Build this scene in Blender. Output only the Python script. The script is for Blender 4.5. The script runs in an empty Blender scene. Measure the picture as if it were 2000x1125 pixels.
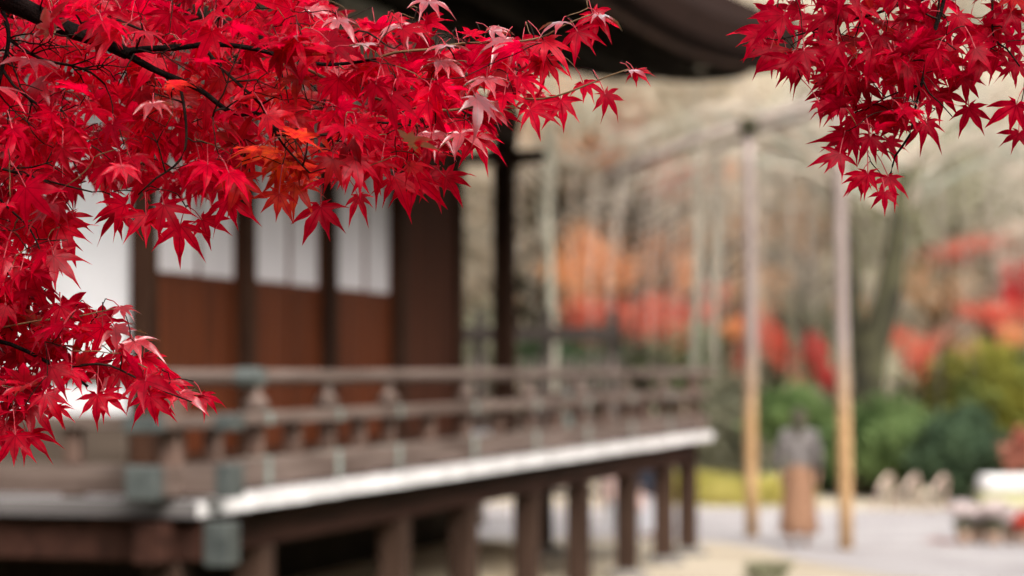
import bpy, bmesh, math, random
import numpy as np
from mathutils import Vector, Matrix, Quaternion

random.seed(7)
RNG = np.random.default_rng(7)
SC = bpy.context.scene
COL = SC.collection
R = math.radians

# ------------------------------------------------------------------ camera
FPX = 4722.0            # focal length in pixels of a 2000 px wide picture (85 mm on a 36 mm sensor)
CAMZ = 2.15
cam_d = bpy.data.cameras.new('camera')
cam_d.sensor_width = 36.0
cam_d.lens = FPX * 36.0 / 2000.0
cam_d.shift_y = 157.5 / 2000.0
cam_d.clip_start = 0.05
cam_d.clip_end = 1000.0
cam_d.dof.use_dof = True
cam_d.dof.focus_distance = 3.08
cam_d.dof.aperture_fstop = 3.7
cam = bpy.data.objects.new('camera', cam_d)
cam.location = (0, 0, CAMZ)
cam.rotation_euler = (R(90), 0, 0)
COL.objects.link(cam)
SC.camera = cam

# ------------------------------------------------------------------ sky and sun (bright overcast)
SUN_EL, SUN_AZ = 45.0, 152.0      # azimuth clockwise from +Y (straight ahead)
world = bpy.data.worlds.new('World')
SC.world = world
world.use_nodes = True
wn = world.node_tree
for n in list(wn.nodes):
    wn.nodes.remove(n)
sky = wn.nodes.new('ShaderNodeTexSky')
sky.sky_type = 'NISHITA'
sky.sun_disc = False
sky.sun_elevation = R(SUN_EL)
sky.sun_rotation = R(SUN_AZ)
sky.air_density = 1.0
sky.dust_density = 6.0
sky.ozone_density = 1.0
hs = wn.nodes.new('ShaderNodeHueSaturation')
hs.inputs['Saturation'].default_value = 0.18
bg = wn.nodes.new('ShaderNodeBackground')
bg.inputs['Strength'].default_value = 0.13
wo = wn.nodes.new('ShaderNodeOutputWorld')
wn.links.new(sky.outputs[0], hs.inputs['Color'])
wn.links.new(hs.outputs[0], bg.inputs['Color'])
wn.links.new(bg.outputs[0], wo.inputs['Surface'])

sun_d = bpy.data.lights.new('sun', 'SUN')
sun_d.energy = 1.5
sun_d.angle = R(38)
sun_d.color = (1.0, 0.93, 0.85)
sun = bpy.data.objects.new('sun', sun_d)
sv = Vector((math.sin(R(SUN_AZ)) * math.cos(R(SUN_EL)), math.cos(R(SUN_AZ)) * math.cos(R(SUN_EL)), math.sin(R(SUN_EL))))
sun.rotation_euler = sv.to_track_quat('Z', 'Y').to_euler()
sun.location = sv * 40
COL.objects.link(sun)

SC.view_settings.view_transform = 'Standard'
SC.view_settings.look = 'None'
SC.view_settings.exposure = 1.25
SC.view_settings.gamma = 1.0
SC.view_settings.use_curve_mapping = False
SC.render.engine = 'CYCLES'
SC.cycles.use_denoising = True
SC.cycles.use_adaptive_sampling = False
SC.cycles.max_bounces = 7
SC.cycles.transparent_max_bounces = 8
SC.cycles.sample_clamp_indirect = 4.0


# ------------------------------------------------------------------ helpers
def at(px, py, y):
    """world point seen at picture position px,py (2000 x 1125) at distance y"""
    return Vector(((px - 1000.0) / FPX * y, y, CAMZ + (720.0 - py) / FPX * y))


class MB:
    def __init__(self):
        self.v = []; self.f = []; self.m = []

    def quad_faces(self, base, faces, mi=0):
        for f in faces:
            self.f.append([base + i for i in f]); self.m.append(mi)

    def box(self, a, b, mi=0, M=None):
        x0, y0, z0 = a; x1, y1, z1 = b
        c = [(x0, y0, z0), (x1, y0, z0), (x1, y1, z0), (x0, y1, z0), (x0, y0, z1), (x1, y0, z1), (x1, y1, z1), (x0, y1, z1)]
        if M is not None:
            c = [tuple(M @ Vector(p)) for p in c]
        b0 = len(self.v); self.v += c
        self.quad_faces(b0, [(0, 3, 2, 1), (4, 5, 6, 7), (0, 1, 5, 4), (1, 2, 6, 5), (2, 3, 7, 6), (3, 0, 4, 7)], mi)
        return self

    def bbox(self, a, b, bev=0.01, mi=0):
        """box with chamfered edges (cross-section rounded along every edge)"""
        bm = bmesh.new()
        s = [b[i] - a[i] for i in range(3)]
        bmesh.ops.create_cube(bm, size=1.0)
        for v in bm.verts:
            for i in range(3):
                v.co[i] = (v.co[i] + 0.5) * s[i] + a[i]
        bmesh.ops.bevel(bm, geom=list(bm.edges), offset=bev, segments=1, affect='EDGES', profile=0.5)
        bm.verts.index_update()
        b0 = len(self.v)
        self.v += [tuple(v.co) for v in bm.verts]
        for f in bm.faces:
            self.f.append([b0 + v.index for v in f.verts]); self.m.append(mi)
        bm.free()
        return self

    def tube(self, pts, rad, n=6, mi=0, cap=True):
        pts = [Vector(p) for p in pts]
        if not hasattr(rad, '__len__'):
            rad = [rad] * len(pts)
        b0 = len(self.v)
        up = Vector((0.13, 0.21, 0.97))
        for i, p in enumerate(pts):
            if i == 0: t = pts[1] - pts[0]
            elif i == len(pts) - 1: t = pts[-1] - pts[-2]
            else: t = pts[i + 1] - pts[i - 1]
            if t.length < 1e-9: t = Vector((0, 0, 1))
            t.normalize()
            if abs(t.dot(up)) > 0.97: uu = Vector((1, 0, 0))
            else: uu = up
            a = t.cross(uu).normalized(); c = t.cross(a)
            for k in range(n):
                an = 2 * math.pi * k / n
                q = p + (a * math.cos(an) + c * math.sin(an)) * rad[i]
                self.v.append(tuple(q))
        for i in range(len(pts) - 1):
            for k in range(n):
                k2 = (k + 1) % n
                self.f.append([b0 + i * n + k, b0 + i * n + k2, b0 + (i + 1) * n + k2, b0 + (i + 1) * n + k]); self.m.append(mi)
        if cap and n > 2:
            self.f.append([b0 + k for k in range(n)][::-1]); self.m.append(mi)
            e = b0 + (len(pts) - 1) * n
            self.f.append([e + k for k in range(n)]); self.m.append(mi)
        return self

    def mesh(self, name, mats, smooth=False):
        me = bpy.data.meshes.new(name)
        me.from_pydata(self.v, [], self.f)
        if not isinstance(mats, (list, tuple)):
            mats = [mats]
        for m in mats:
            me.materials.append(m)
        if len(mats) > 1:
            me.polygons.foreach_set('material_index', self.m)
        if smooth:
            me.polygons.foreach_set('use_smooth', [True] * len(self.f))
        me.update()
        return me

    def build(self, name, mats, parent=None, smooth=False, **kw):
        o = bpy.data.objects.new(name, self.mesh(name, mats, smooth))
        COL.objects.link(o)
        o.parent = parent
        for k, v in kw.items():
            o[k] = v
        return o


def link(name, me, parent=None, loc=None, **kw):
    o = bpy.data.objects.new(name, me)
    COL.objects.link(o)
    o.parent = parent
    if loc is not None:
        o.location = loc
    for k, v in kw.items():
        o[k] = v
    return o


def empty(name, loc, label, cat, rz=0.0, group=None):
    o = bpy.data.objects.new(name, None)
    o.empty_display_size = 0.2
    o.location = loc
    o.rotation_euler = (0, 0, rz)
    COL.objects.link(o)
    o['label'] = label; o['category'] = cat
    if group: o['group'] = group
    return o


def tag(o, label, cat, group=None):
    o['label'] = label; o['category'] = cat
    if group: o['group'] = group
    return o


# ------------------------------------------------------------------ materials
def srgb(r, g, b):
    f = lambda c: (c / 255.0) / 12.92 if c / 255.0 <= 0.04045 else ((c / 255.0 + 0.055) / 1.055) ** 2.4
    return (f(r), f(g), f(b))


def mat_mix(name, c1, c2, scale=3.0, rough=0.75, stretch=(1, 1, 1), detail=4.0, bump=0.0, bscale=None, rnd=0.0, spec=0.3,
            coords='Object', c3=None, s3=0.7, metallic=0.0, ramp=(0.35, 0.65)):
    m = bpy.data.materials.new(name); m.use_nodes = True
    nt = m.node_tree; N = nt.nodes; L = nt.links
    p = N['Principled BSDF']
    p.inputs['Roughness'].default_value = rough
    p.inputs['Specular IOR Level'].default_value = spec
    p.inputs['Metallic'].default_value = metallic
    tc = N.new('ShaderNodeTexCoord'); mp = N.new('ShaderNodeMapping')
    mp.inputs['Scale'].default_value = stretch
    L.new(tc.outputs[coords], mp.inputs['Vector'])
    oi = N.new('ShaderNodeObjectInfo')
    nz = N.new('ShaderNodeTexNoise'); nz.noise_dimensions = '4D'
    nz.inputs['Scale'].default_value = scale; nz.inputs['Detail'].default_value = detail
    mul = N.new('ShaderNodeMath'); mul.operation = 'MULTIPLY'; mul.inputs[1].default_value = 37.0
    L.new(oi.outputs['Random'], mul.inputs[0]); L.new(mul.outputs[0], nz.inputs['W'])
    L.new(mp.outputs[0], nz.inputs['Vector'])
    rp = N.new('ShaderNodeValToRGB')
    rp.color_ramp.elements[0].position = ramp[0]; rp.color_ramp.elements[0].color = (*c1, 1)
    rp.color_ramp.elements[1].position = ramp[1]; rp.color_ramp.elements[1].color = (*c2, 1)
    L.new(nz.outputs['Fac'], rp.inputs[0])
    out = rp.outputs[0]
    if c3 is not None:
        n3 = N.new('ShaderNodeTexNoise'); n3.inputs['Scale'].default_value = s3; n3.inputs['Detail'].default_value = 3
        L.new(tc.outputs[coords], n3.inputs['Vector'])
        r3 = N.new('ShaderNodeMapRange'); r3.inputs[1].default_value = 0.48; r3.inputs[2].default_value = 0.62
        L.new(n3.outputs['Fac'], r3.inputs[0])
        mx = N.new('ShaderNodeMix'); mx.data_type = 'RGBA'
        L.new(r3.outputs[0], mx.inputs['Factor']); L.new(out, mx.inputs['A']); mx.inputs['B'].default_value = (*c3, 1)
        out = mx.outputs['Result']
    if rnd:
        hv = N.new('ShaderNodeHueSaturation')
        mr = N.new('ShaderNodeMapRange'); mr.inputs[3].default_value = 1 - rnd; mr.inputs[4].default_value = 1 + rnd
        L.new(oi.outputs['Random'], mr.inputs[0]); L.new(mr.outputs[0], hv.inputs['Value']); L.new(out, hv.inputs['Color'])
        out = hv.outputs[0]
    L.new(out, p.inputs['Base Color'])
    if bump:
        bn = N.new('ShaderNodeTexNoise'); bn.inputs['Scale'].default_value = bscale or scale * 4; bn.inputs['Detail'].default_value = 5
        L.new(mp.outputs[0], bn.inputs['Vector'])
        b = N.new('ShaderNodeBump'); b.inputs['Strength'].default_value = bump; b.inputs['Distance'].default_value = 0.02
        L.new(bn.outputs['Fac'], b.inputs['Height']); L.new(b.outputs[0], p.inputs['Normal'])
    return m


def mat_foliage(name, c1, c2, trans=0.35, scale=1.2, rnd=0.12, c3=None, s3=1.4):
    m = mat_mix(name, c1, c2, scale=scale, rough=0.7, rnd=rnd, detail=3, spec=0.12, c3=c3, s3=s3)
    nt = m.node_tree; N = nt.nodes; L = nt.links
    p = N['Principled BSDF']
    col = p.inputs['Base Color'].links[0].from_socket
    tr = N.new('ShaderNodeBsdfTranslucent'); L.new(col, tr.inputs['Color'])
    ms = N.new('ShaderNodeMixShader'); ms.inputs[0].default_value = trans
    L.new(p.outputs[0], ms.inputs[1]); L.new(tr.outputs[0], ms.inputs[2])
    L.new(ms.outputs[0], N['Material Output'].inputs['Surface'])
    return m


def mat_leaf(name, per_object=True):
    """maple leaf: waxy upper side, red light through the blade, fine veins, a few orange mottled leaves"""
    m = bpy.data.materials.new(name); m.use_nodes = True
    nt = m.node_tree; N = nt.nodes; L = nt.links
    p = N['Principled BSDF']
    if per_object:
        oi = N.new('ShaderNodeObjectInfo'); tint = oi.outputs['Color']; wax = oi.outputs['Alpha']
    else:
        a = N.new('ShaderNodeAttribute'); a.attribute_name = 'tint'; tint = a.outputs['Color']; wax = a.outputs['Alpha']
    sep = N.new('ShaderNodeSeparateColor'); L.new(tint, sep.inputs[0])     # R: lightness, G: orange amount, B: random
    tc = N.new('ShaderNodeTexCoord')
    nz = N.new('ShaderNodeTexNoise'); nz.noise_dimensions = '4D'; nz.inputs['Scale'].default_value = 3.5 if per_object else 75.0; nz.inputs['Detail'].default_value = 4
    L.new(tc.outputs['Object'], nz.inputs['Vector'])
    w = N.new('ShaderNodeMath'); w.operation = 'MULTIPLY'; w.inputs[1].default_value = 50
    L.new(sep.outputs[2], w.inputs[0]); L.new(w.outputs[0], nz.inputs['W'])
    # base red with mottling
    rp = N.new('ShaderNodeValToRGB')
    rp.color_ramp.elements[0].position = 0.3; rp.color_ramp.elements[0].color = (0.34, 0.0003, 0.014, 1)
    rp.color_ramp.elements[1].position = 0.7; rp.color_ramp.elements[1].color = (0.60, 0.0005, 0.028, 1)
    L.new(nz.outputs['Fac'], rp.inputs[0])
    # orange
    og = N.new('ShaderNodeMath'); og.operation = 'MULTIPLY_ADD'; og.inputs[1].default_value = 3.2; og.inputs[2].default_value = -1.25
    L.new(nz.outputs['Fac'], og.inputs[0])
    og2 = N.new('ShaderNodeMath'); og2.operation = 'MULTIPLY'; og2.use_clamp = True
    ad = N.new('ShaderNodeMath'); ad.operation = 'ADD'; ad.use_clamp = True; ad.inputs[1].default_value = 0.25
    L.new(og.outputs[0], ad.inputs[0]); L.new(ad.outputs[0], og2.inputs[0]); L.new(sep.outputs[1], og2.inputs[1])
    mx = N.new('ShaderNodeMix'); mx.data_type = 'RGBA'
    L.new(og2.outputs[0], mx.inputs['Factor']); L.new(rp.outputs[0], mx.inputs['A']); mx.inputs['B'].default_value = (0.55, 0.075, 0.006, 1)
    # veins: darker near the midribs
    va = N.new('ShaderNodeAttribute'); va.attribute_name = 'rib'
    vr = N.new('ShaderNodeMapRange'); vr.inputs[1].default_value = 0.0; vr.inputs[2].default_value = 0.16
    vr.inputs[3].default_value = 0.62; vr.inputs[4].default_value = 1.0
    L.new(va.outputs['Fac'], vr.inputs[0])
    li = N.new('ShaderNodeMath'); li.operation = 'MULTIPLY'
    L.new(vr.outputs[0], li.inputs[0]); L.new(sep.outputs[0], li.inputs[1])
    hv = N.new('ShaderNodeHueSaturation'); L.new(mx.outputs['Result'], hv.inputs['Color']); L.new(li.outputs[0], hv.inputs['Value'])
    L.new(hv.outputs[0], p.inputs['Base Color'])
    p.inputs['Roughness'].default_value = 0.36
    p.inputs['Specular IOR Level'].default_value = 0.06
    bn = N.new('ShaderNodeBump'); bn.inputs['Strength'].default_value = 0.25; bn.inputs['Distance'].default_value = 0.0015
    L.new(nz.outputs['Fac'], bn.inputs['Height']); L.new(bn.outputs[0], p.inputs['Normal'])
    tr = N.new('ShaderNodeBsdfTranslucent')
    br = N.new('ShaderNodeHueSaturation'); br.inputs['Value'].default_value = 2.0; L.new(hv.outputs[0], br.inputs['Color'])
    L.new(br.outputs[0], tr.inputs['Color'])
    ms = N.new('ShaderNodeMixShader'); ms.inputs[0].default_value = 0.58
    L.new(p.outputs[0], ms.inputs[1]); L.new(tr.outputs[0], ms.inputs[2])
    # waxy upper skin, stronger on some leaves
    fr = N.new('ShaderNodeFresnel'); fr.inputs['IOR'].default_value = 1.5; L.new(bn.outputs[0], fr.inputs['Normal'])
    f1 = N.new('ShaderNodeMath'); f1.operation = 'MULTIPLY_ADD'; f1.inputs[1].default_value = 1.7; f1.inputs[2].default_value = 0.04
    L.new(fr.outputs[0], f1.inputs[0])
    f2 = N.new('ShaderNodeMath'); f2.operation = 'MULTIPLY'; f2.use_clamp = True
    L.new(f1.outputs[0], f2.inputs[0]); L.new(wax, f2.inputs[1])
    gl = N.new('ShaderNodeBsdfGlossy'); gl.inputs['Roughness'].default_value = 0.42; gl.inputs['Color'].default_value = (1.0, 0.93, 0.93, 1)
    L.new(bn.outputs[0], gl.inputs['Normal'])
    m2 = N.new('ShaderNodeMixShader'); L.new(f2.outputs[0], m2.inputs[0]); L.new(ms.outputs[0], m2.inputs[1]); L.new(gl.outputs[0], m2.inputs[2])
    L.new(m2.outputs[0], N['Material Output'].inputs['Surface'])
    return m


M = {}
M['gravel'] = mat_mix('pale raked gravel', (0.30, 0.272, 0.27), (0.40, 0.37, 0.366), scale=1.2, rough=0.95, detail=8, bump=0.4, bscale=60, coords='Object')
M['earth'] = mat_mix('packed tan earth', (0.35, 0.285, 0.205), (0.48, 0.41, 0.315), scale=0.9, rough=0.95, detail=8, bump=0.3, bscale=40)
M['moss'] = mat_mix('dark moss added to cut bounce', (0.022, 0.030, 0.010), (0.060, 0.070, 0.024), scale=1.5, rough=1.0, detail=8, c3=(0.055, 0.042, 0.026), s3=0.35, bump=0.4, bscale=30, spec=0.05)
M['forest'] = mat_mix('leaf litter slope', (0.34, 0.29, 0.21), (0.50, 0.43, 0.33), scale=0.35, rough=1.0, detail=8, c3=(0.26, 0.27, 0.17), s3=0.12)  # lightened in place of haze over the slope
M['dark_wood'] = mat_mix('dark aged timber', (0.021, 0.0098, 0.006), (0.042, 0.020, 0.012), scale=2.2, stretch=(1, 9, 1), rough=0.8, rnd=0.2, bump=0.2, spec=0.06)
M['red_wood'] = mat_mix('rust brown panel boards', (0.062, 0.0145, 0.0042), (0.118, 0.029, 0.0085), scale=1.6, stretch=(14, 1, 0.7), rough=0.7, rnd=0.15, bump=0.15, spec=0.12)
M['door_wood'] = mat_mix('dark brown door boards', (0.036, 0.0125, 0.007), (0.068, 0.024, 0.013), scale=1.6, stretch=(14, 1, 0.7), rough=0.8, rnd=0.15, spec=0.05)
M['grey_wood'] = mat_mix('weathered grey brown timber', (0.074, 0.046, 0.035), (0.175, 0.127, 0.106), scale=1.6, stretch=(0.8, 9, 9), rough=0.75, rnd=0.12, bump=0.3)
M['grey_wood_v'] = mat_mix('weathered grey brown timber along y', (0.074, 0.046, 0.035), (0.175, 0.127, 0.106), scale=1.6, stretch=(9, 0.8, 9), rough=0.75, rnd=0.12, bump=0.3)
M['strut_wood'] = mat_mix('brown upright timber', (0.085, 0.048, 0.034), (0.16, 0.10, 0.078), scale=2.0, stretch=(8, 8, 0.8), rough=0.75, rnd=0.15)
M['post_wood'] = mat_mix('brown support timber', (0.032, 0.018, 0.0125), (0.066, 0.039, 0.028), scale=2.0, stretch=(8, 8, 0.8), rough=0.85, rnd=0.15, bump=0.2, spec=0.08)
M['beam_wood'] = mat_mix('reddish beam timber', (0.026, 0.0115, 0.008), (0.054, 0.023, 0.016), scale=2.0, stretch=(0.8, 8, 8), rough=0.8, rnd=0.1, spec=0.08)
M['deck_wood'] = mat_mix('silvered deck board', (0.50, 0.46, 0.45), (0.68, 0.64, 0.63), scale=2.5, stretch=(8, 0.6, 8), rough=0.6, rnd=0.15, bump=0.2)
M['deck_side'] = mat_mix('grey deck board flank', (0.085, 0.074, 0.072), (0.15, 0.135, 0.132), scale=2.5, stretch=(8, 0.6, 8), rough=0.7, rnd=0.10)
M['white_end'] = mat_mix('white painted board end', (0.64, 0.60, 0.59), (0.84, 0.81, 0.80), scale=7, rough=0.85, rnd=0.12, detail=6)
M['plaster'] = mat_mix('white plaster', (0.60, 0.585, 0.59), (0.67, 0.655, 0.66), scale=1.5, rough=0.9, detail=5)
M['upper_plaster'] = mat_mix('upper plaster toned for eave shade', (0.42, 0.39, 0.34), (0.54, 0.51, 0.45), scale=1.5, rough=0.9, detail=5)  # greyed: the shade under the eave is put into this colour
M['paper'] = mat_mix('white paper panel', (0.64, 0.60, 0.61), (0.72, 0.68, 0.69), scale=1.5, rough=0.9, detail=5)
M['mound'] = mat_mix('tan plaster mound', (0.44, 0.35, 0.24), (0.60, 0.50, 0.37), scale=1.2, rough=0.95, detail=6)
M['stone'] = mat_mix('grey footing stone', (0.12, 0.11, 0.10), (0.22, 0.20, 0.18), scale=6, rough=0.9)
M['dado'] = mat_mix('grey brown dado board', (0.055, 0.040, 0.029), (0.095, 0.072, 0.055), scale=1.6, stretch=(1, 0.5, 9), rough=0.8, rnd=0.1, spec=0.1)
M['patina'] = mat_mix('grey green patinated bronze', (0.040, 0.046, 0.044), (0.080, 0.088, 0.082), scale=7, rough=0.55, rnd=0.15, spec=0.5, detail=5)
M['patina_light'] = mat_mix('pale green copper band', (0.15, 0.185, 0.165), (0.26, 0.30, 0.27), scale=9, rough=0.6, rnd=0.1)
M['roof_bark'] = mat_mix('layered bark roof', (0.010, 0.0055, 0.004), (0.024, 0.012, 0.009), scale=3, stretch=(1, 1, 14), rough=0.98, spec=0.03)
M['roof_under'] = mat_mix('dark eave board', (0.014, 0.010, 0.007), (0.026, 0.020, 0.014), scale=2, stretch=(1, 8, 1), rough=0.95, spec=0.03)
M['pole'] = None
M['bark'] = mat_mix('mossy dark bark', (0.020, 0.018, 0.011), (0.065, 0.060, 0.030), scale=3, rough=0.95, bump=0.5)
M['bark_pale'] = mat_mix('pale grey bark', (0.19, 0.18, 0.14), (0.29, 0.275, 0.22), scale=3, stretch=(3, 3, 0.7), rough=0.9)
M['bark_black'] = mat_mix('black maple bark', (0.004, 0.0025, 0.0025), (0.013, 0.008, 0.007), scale=60, rough=0.9, bump=0.4, spec=0.06)
M['twig'] = mat_mix('dark maple twig', (0.008, 0.0045, 0.004), (0.026, 0.014, 0.010), scale=40, rough=0.8, spec=0.1)
M['young_twig'] = mat_mix('olive young shoot', (0.10, 0.055, 0.025), (0.17, 0.10, 0.045), scale=40, rough=0.6)
M['stalk'] = mat_mix('red leaf stalk', (0.30, 0.010, 0.022), (0.48, 0.03, 0.05), scale=60, rough=0.45, spec=0.5)
M['leaf'] = mat_leaf('red maple blade')
M['leaf_mass'] = mat_leaf('red maple blade mass', False)


# ================================================================== ground
def sheet(name, pts, z, mat, kind='structure'):
    mb = MB(); mb.v = [(x, y, z) for x, y in pts]; mb.f = [list(range(len(pts)))]; mb.m = [0]
    return mb.build(name, mat, None, kind=kind)


def hill_z(x, y):
    t = max(0.0, min(1.0, (y - 46.0) / 44.0))
    s = t * t * (3 - 2 * t)
    return 13.0 * s + 0.5 * s * math.sin(x * 0.21 + 1.3) + 0.35 * s * math.sin(x * 0.5 + y * 0.23)


def build_ground():
    mb = MB()
    xs = [-400, -200, -100] + list(np.linspace(-60, 60, 61)) + [100, 200, 400]
    ys = [-200, -60, -20, 0, 15, 30, 40, 44] + list(np.linspace(46, 92, 24)) + [150, 300, 600]
    for y in ys:
        for x in xs:
            mb.v.append((x, y, hill_z(x, y)))
    n = len(xs)
    for j in range(len(ys) - 1):
        for i in range(n - 1):
            mb.f.append([j * n + i, j * n + i + 1, (j + 1) * n + i + 1, (j + 1) * n + i])
            mb.m.append(0 if ys[j + 1] <= 44 else 1)
    mb.build('ground', [M['earth'], M['forest']], None, smooth=True, kind='structure')
    # raked gravel court to the right and behind, its near edge a loose curve
    edge = [(60, 8), (40, 12), (14, 17), (6.5, 21.5), (3.9, 25.0), (3.25, 27.0), (3.0, 28.8), (2.6, 29.8), (1.5, 30.4), (-2, 30.9), (-14, 31)]
    back = [(-14, 38.5), (-2, 38.2), (3.5, 37.0), (6, 36.6), (8.4, 37.0), (14, 38), (60, 40)]
    moss = [(-60, -60), (60, -60), (60, 7), (40, 11), (14, 16), (6.2, 20.6), (4.6, 22.6), (3.2, 23.6), (2.3, 23.9), (1.2, 23.2), (0.4, 21.5), (-0.5, 18.5), (-1.2, 15.5), (-1.9, 13.2), (-5, 12.9), (-14, 14), (-60, 14)]
    sheet('bounce_cut_moss', moss, 0.005, M['moss'])  # unseen dark moss added to cut light bouncing up to wall and underfloor
    sheet('gravel_court', edge + back, 0.006, M['gravel'])


build_ground()

# ================================================================== temple hall
PHI = math.atan2(0.9642, 0.2650)          # long side of the hall: local x, inward: local y
hall = empty('temple_hall', (-1.79, 13.3, 0), 'dark timber temple hall with white panels and a railed veranda under deep eaves', 'temple', PHI)
DZ = 1.42                                # deck height
UW, VW = 2.35, 1.30                        # wall lines
LEN = 15.3

# --- veranda: beam, boards, supports
vb = MB()
vb.bbox((-0.10, 0.10, 1.0708), (LEN - 0.05, 0.28, 1.2979), 0.012)
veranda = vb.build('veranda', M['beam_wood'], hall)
MB().bbox((0.10, 0.285, 1.0760), (0.28, 7.0, 1.2958), 0.012).build('edge_beam', M['beam_wood'], veranda)
MB().bbox((LEN - 0.30, 0.285, 1.0760), (LEN - 0.12, 5.0, 1.2958), 0.012).build('edge_beam', M['beam_wood'], veranda)
# capped beam ends at the corner
MB().bbox((0.10, -0.16, 1.0760), (0.28, 0.095, 1.2958), 0.012).build('beam_end', M['beam_wood'], veranda)
MB().bbox((0.088, -0.20, 1.0552), (0.292, -0.06, 1.3098 - 0.012), 0.008).build('beam_cap', M['patina'], veranda)

def plank_mesh(w, length, th=0.09):
    mb = MB()
    g = 0.004
    # top, sides, bottom
    x0, x1 = g, w - g
    mb.box((x0, 0.012, 0), (x1, length, th), 0)
    mb.m[-4:] = mb.m[-4:]
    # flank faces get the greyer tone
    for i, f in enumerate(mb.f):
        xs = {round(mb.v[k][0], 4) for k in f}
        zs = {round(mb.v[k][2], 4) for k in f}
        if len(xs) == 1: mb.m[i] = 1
    mb.box((x0 + 0.001, 0.0, 0.002), (x1 - 0.001, 0.0115, th - 0.003), 2)
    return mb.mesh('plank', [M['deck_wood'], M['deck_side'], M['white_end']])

PW = 0.30
long_plank = plank_mesh(PW, 7.0); short_plank = plank_mesh(PW, VW - 0.04); end_plank = plank_mesh(PW, 5.0)
npl = int(LEN / PW)
for i in range(npl):
    u = i * PW
    me = long_plank if u < UW - 0.1 else (end_plank if u > 11.35 else short_plank)
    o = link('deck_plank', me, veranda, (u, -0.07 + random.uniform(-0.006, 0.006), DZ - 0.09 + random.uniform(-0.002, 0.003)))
# supports
def post(u, v, w=0.18, z1=1.0708):
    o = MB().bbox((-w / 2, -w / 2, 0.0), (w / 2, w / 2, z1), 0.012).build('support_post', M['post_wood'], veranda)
    o.location = (u, v, 0.0)
    st = MB(); st.tube([(0, 0, -0.02), (0, 0, 0.05), (0, 0, 0.09)], [0.24, 0.23, 0.16], 10)
    s = st.build('footing_stone', M['stone'], veranda); s.location = (u, v, 0)
for u in (0.19, 1.50, 4.24, 6.00, 7.95, 9.82, 11.90, 13.75, 15.10):
    post(u, 0.19, 0.20)
for v in (2.2, 4.2, 6.2):
    post(0.19, v)
for v in (1.9, 3.6, 4.9):
    post(LEN - 0.21, v)
# joists under the boards
for u in (1.5, 4.24, 6.0, 7.95, 9.82, 11.9, 13.75):
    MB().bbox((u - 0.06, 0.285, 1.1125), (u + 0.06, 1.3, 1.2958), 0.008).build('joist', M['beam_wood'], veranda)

# --- railing
def rail_side(name, axis, t0, t1, off, capstart, capend, brackets, struts, wood):
    """axis 'u': runs along local x at y=off; axis 'v': along local y at x=off"""
    def B(t_a, t_b, n0, n1, z0, z1, bev=0.01):
        if axis == 'v': z0 += 0.003; z1 += 0.003
        if axis == 'u': return MB().bbox((t_a, n0, z0), (t_b, n1, z1), bev)
        return MB().bbox((n0, t_a, z0), (n1, t_b, z1), bev)
    def T(t_a, t_b, z, r):
        mb = MB()
        if axis == 'v': z += 0.003
        if axis == 'u': mb.tube([(t_a, off, z), (t_b, off, z)], r, 12)
        else: mb.tube([(off, t_a, z), (off, t_b, z)], r, 12)
        return mb
    rail = T(t0 - 0.10, t1, 2.0984, 0.047).build(name, wood, hall, smooth=False)
    B(t0, t1, off - 0.095, off + 0.095, 1.8110, 1.8850).build('middle_rail', wood, rail)
    B(t0, t1, off - 0.085, off + 0.085, 1.4426, 1.6100).build('bottom_rail', wood, rail)
    caps = []
    if capstart: caps.append((t0, -1))
    if capend: caps.append((t1, 1))
    for t, s in caps:
        a, b = sorted((t - s * 0.02, t + s * 0.085))
        B(a, b, off - 0.105, off + 0.105, 1.8016, 1.8941).build('rail_cap', M['patina'], rail)
        B(a, b, off - 0.095, off + 0.095, 1.4345, 1.6195).build('rail_cap', M['patina'], rail)
        e = t + (s * 0.10 if s < 0 else 0.0)
        a, b = sorted((e - s * 0.02, e + s * 0.13))
        T(a, b, 2.0984, 0.056).build('rail_cap', M['patina'], rail, smooth=False)
    for t in brackets:
        mb = MB()
        # rounded bearing block that carries the top rail
        prof = [(0.055, 1.8878), (0.076, 1.905), (0.080, 1.935), (0.070, 1.965), (0.036, 1.985), (0.028, 2.015), (0.034, 2.055)]
        pts = [((t, off, z) if axis == 'u' else (off, t, z)) for _, z in prof]
        mb.tube(pts, [r for r, _ in prof], 10)
        mb.build('bearing_block', wood, rail, smooth=True)
        B(t - 0.045, t + 0.045, off - 0.052, off + 0.052, 1.4218, 1.4417).build('shoe', M['strut_wood'], rail)
        B(t - 0.04, t + 0.04, off - 0.045, off + 0.045, 1.6105, 1.8106).build('strut', M['strut_wood'], rail)
        B(t - 0.040, t + 0.040, off - 0.098, off + 0.098, 1.8087, 1.8873, 0.003).build('metal_band', M['patina_light'], rail)
        B(t - 0.040, t + 0.040, off - 0.0885, off + 0.0885, 1.4422, 1.6133, 0.003).build('metal_band', M['patina_light'], rail)
    for t in struts:
        B(t - 0.05, t + 0.05, off - 0.045, off + 0.045, 1.6105, 1.8106).build('strut', M['strut_wood'], rail)
        B(t - 0.06, t + 0.06, off - 0.052, off + 0.052, 1.4218, 1.4417).build('shoe', M['strut_wood'], rail)
    return rail

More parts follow.
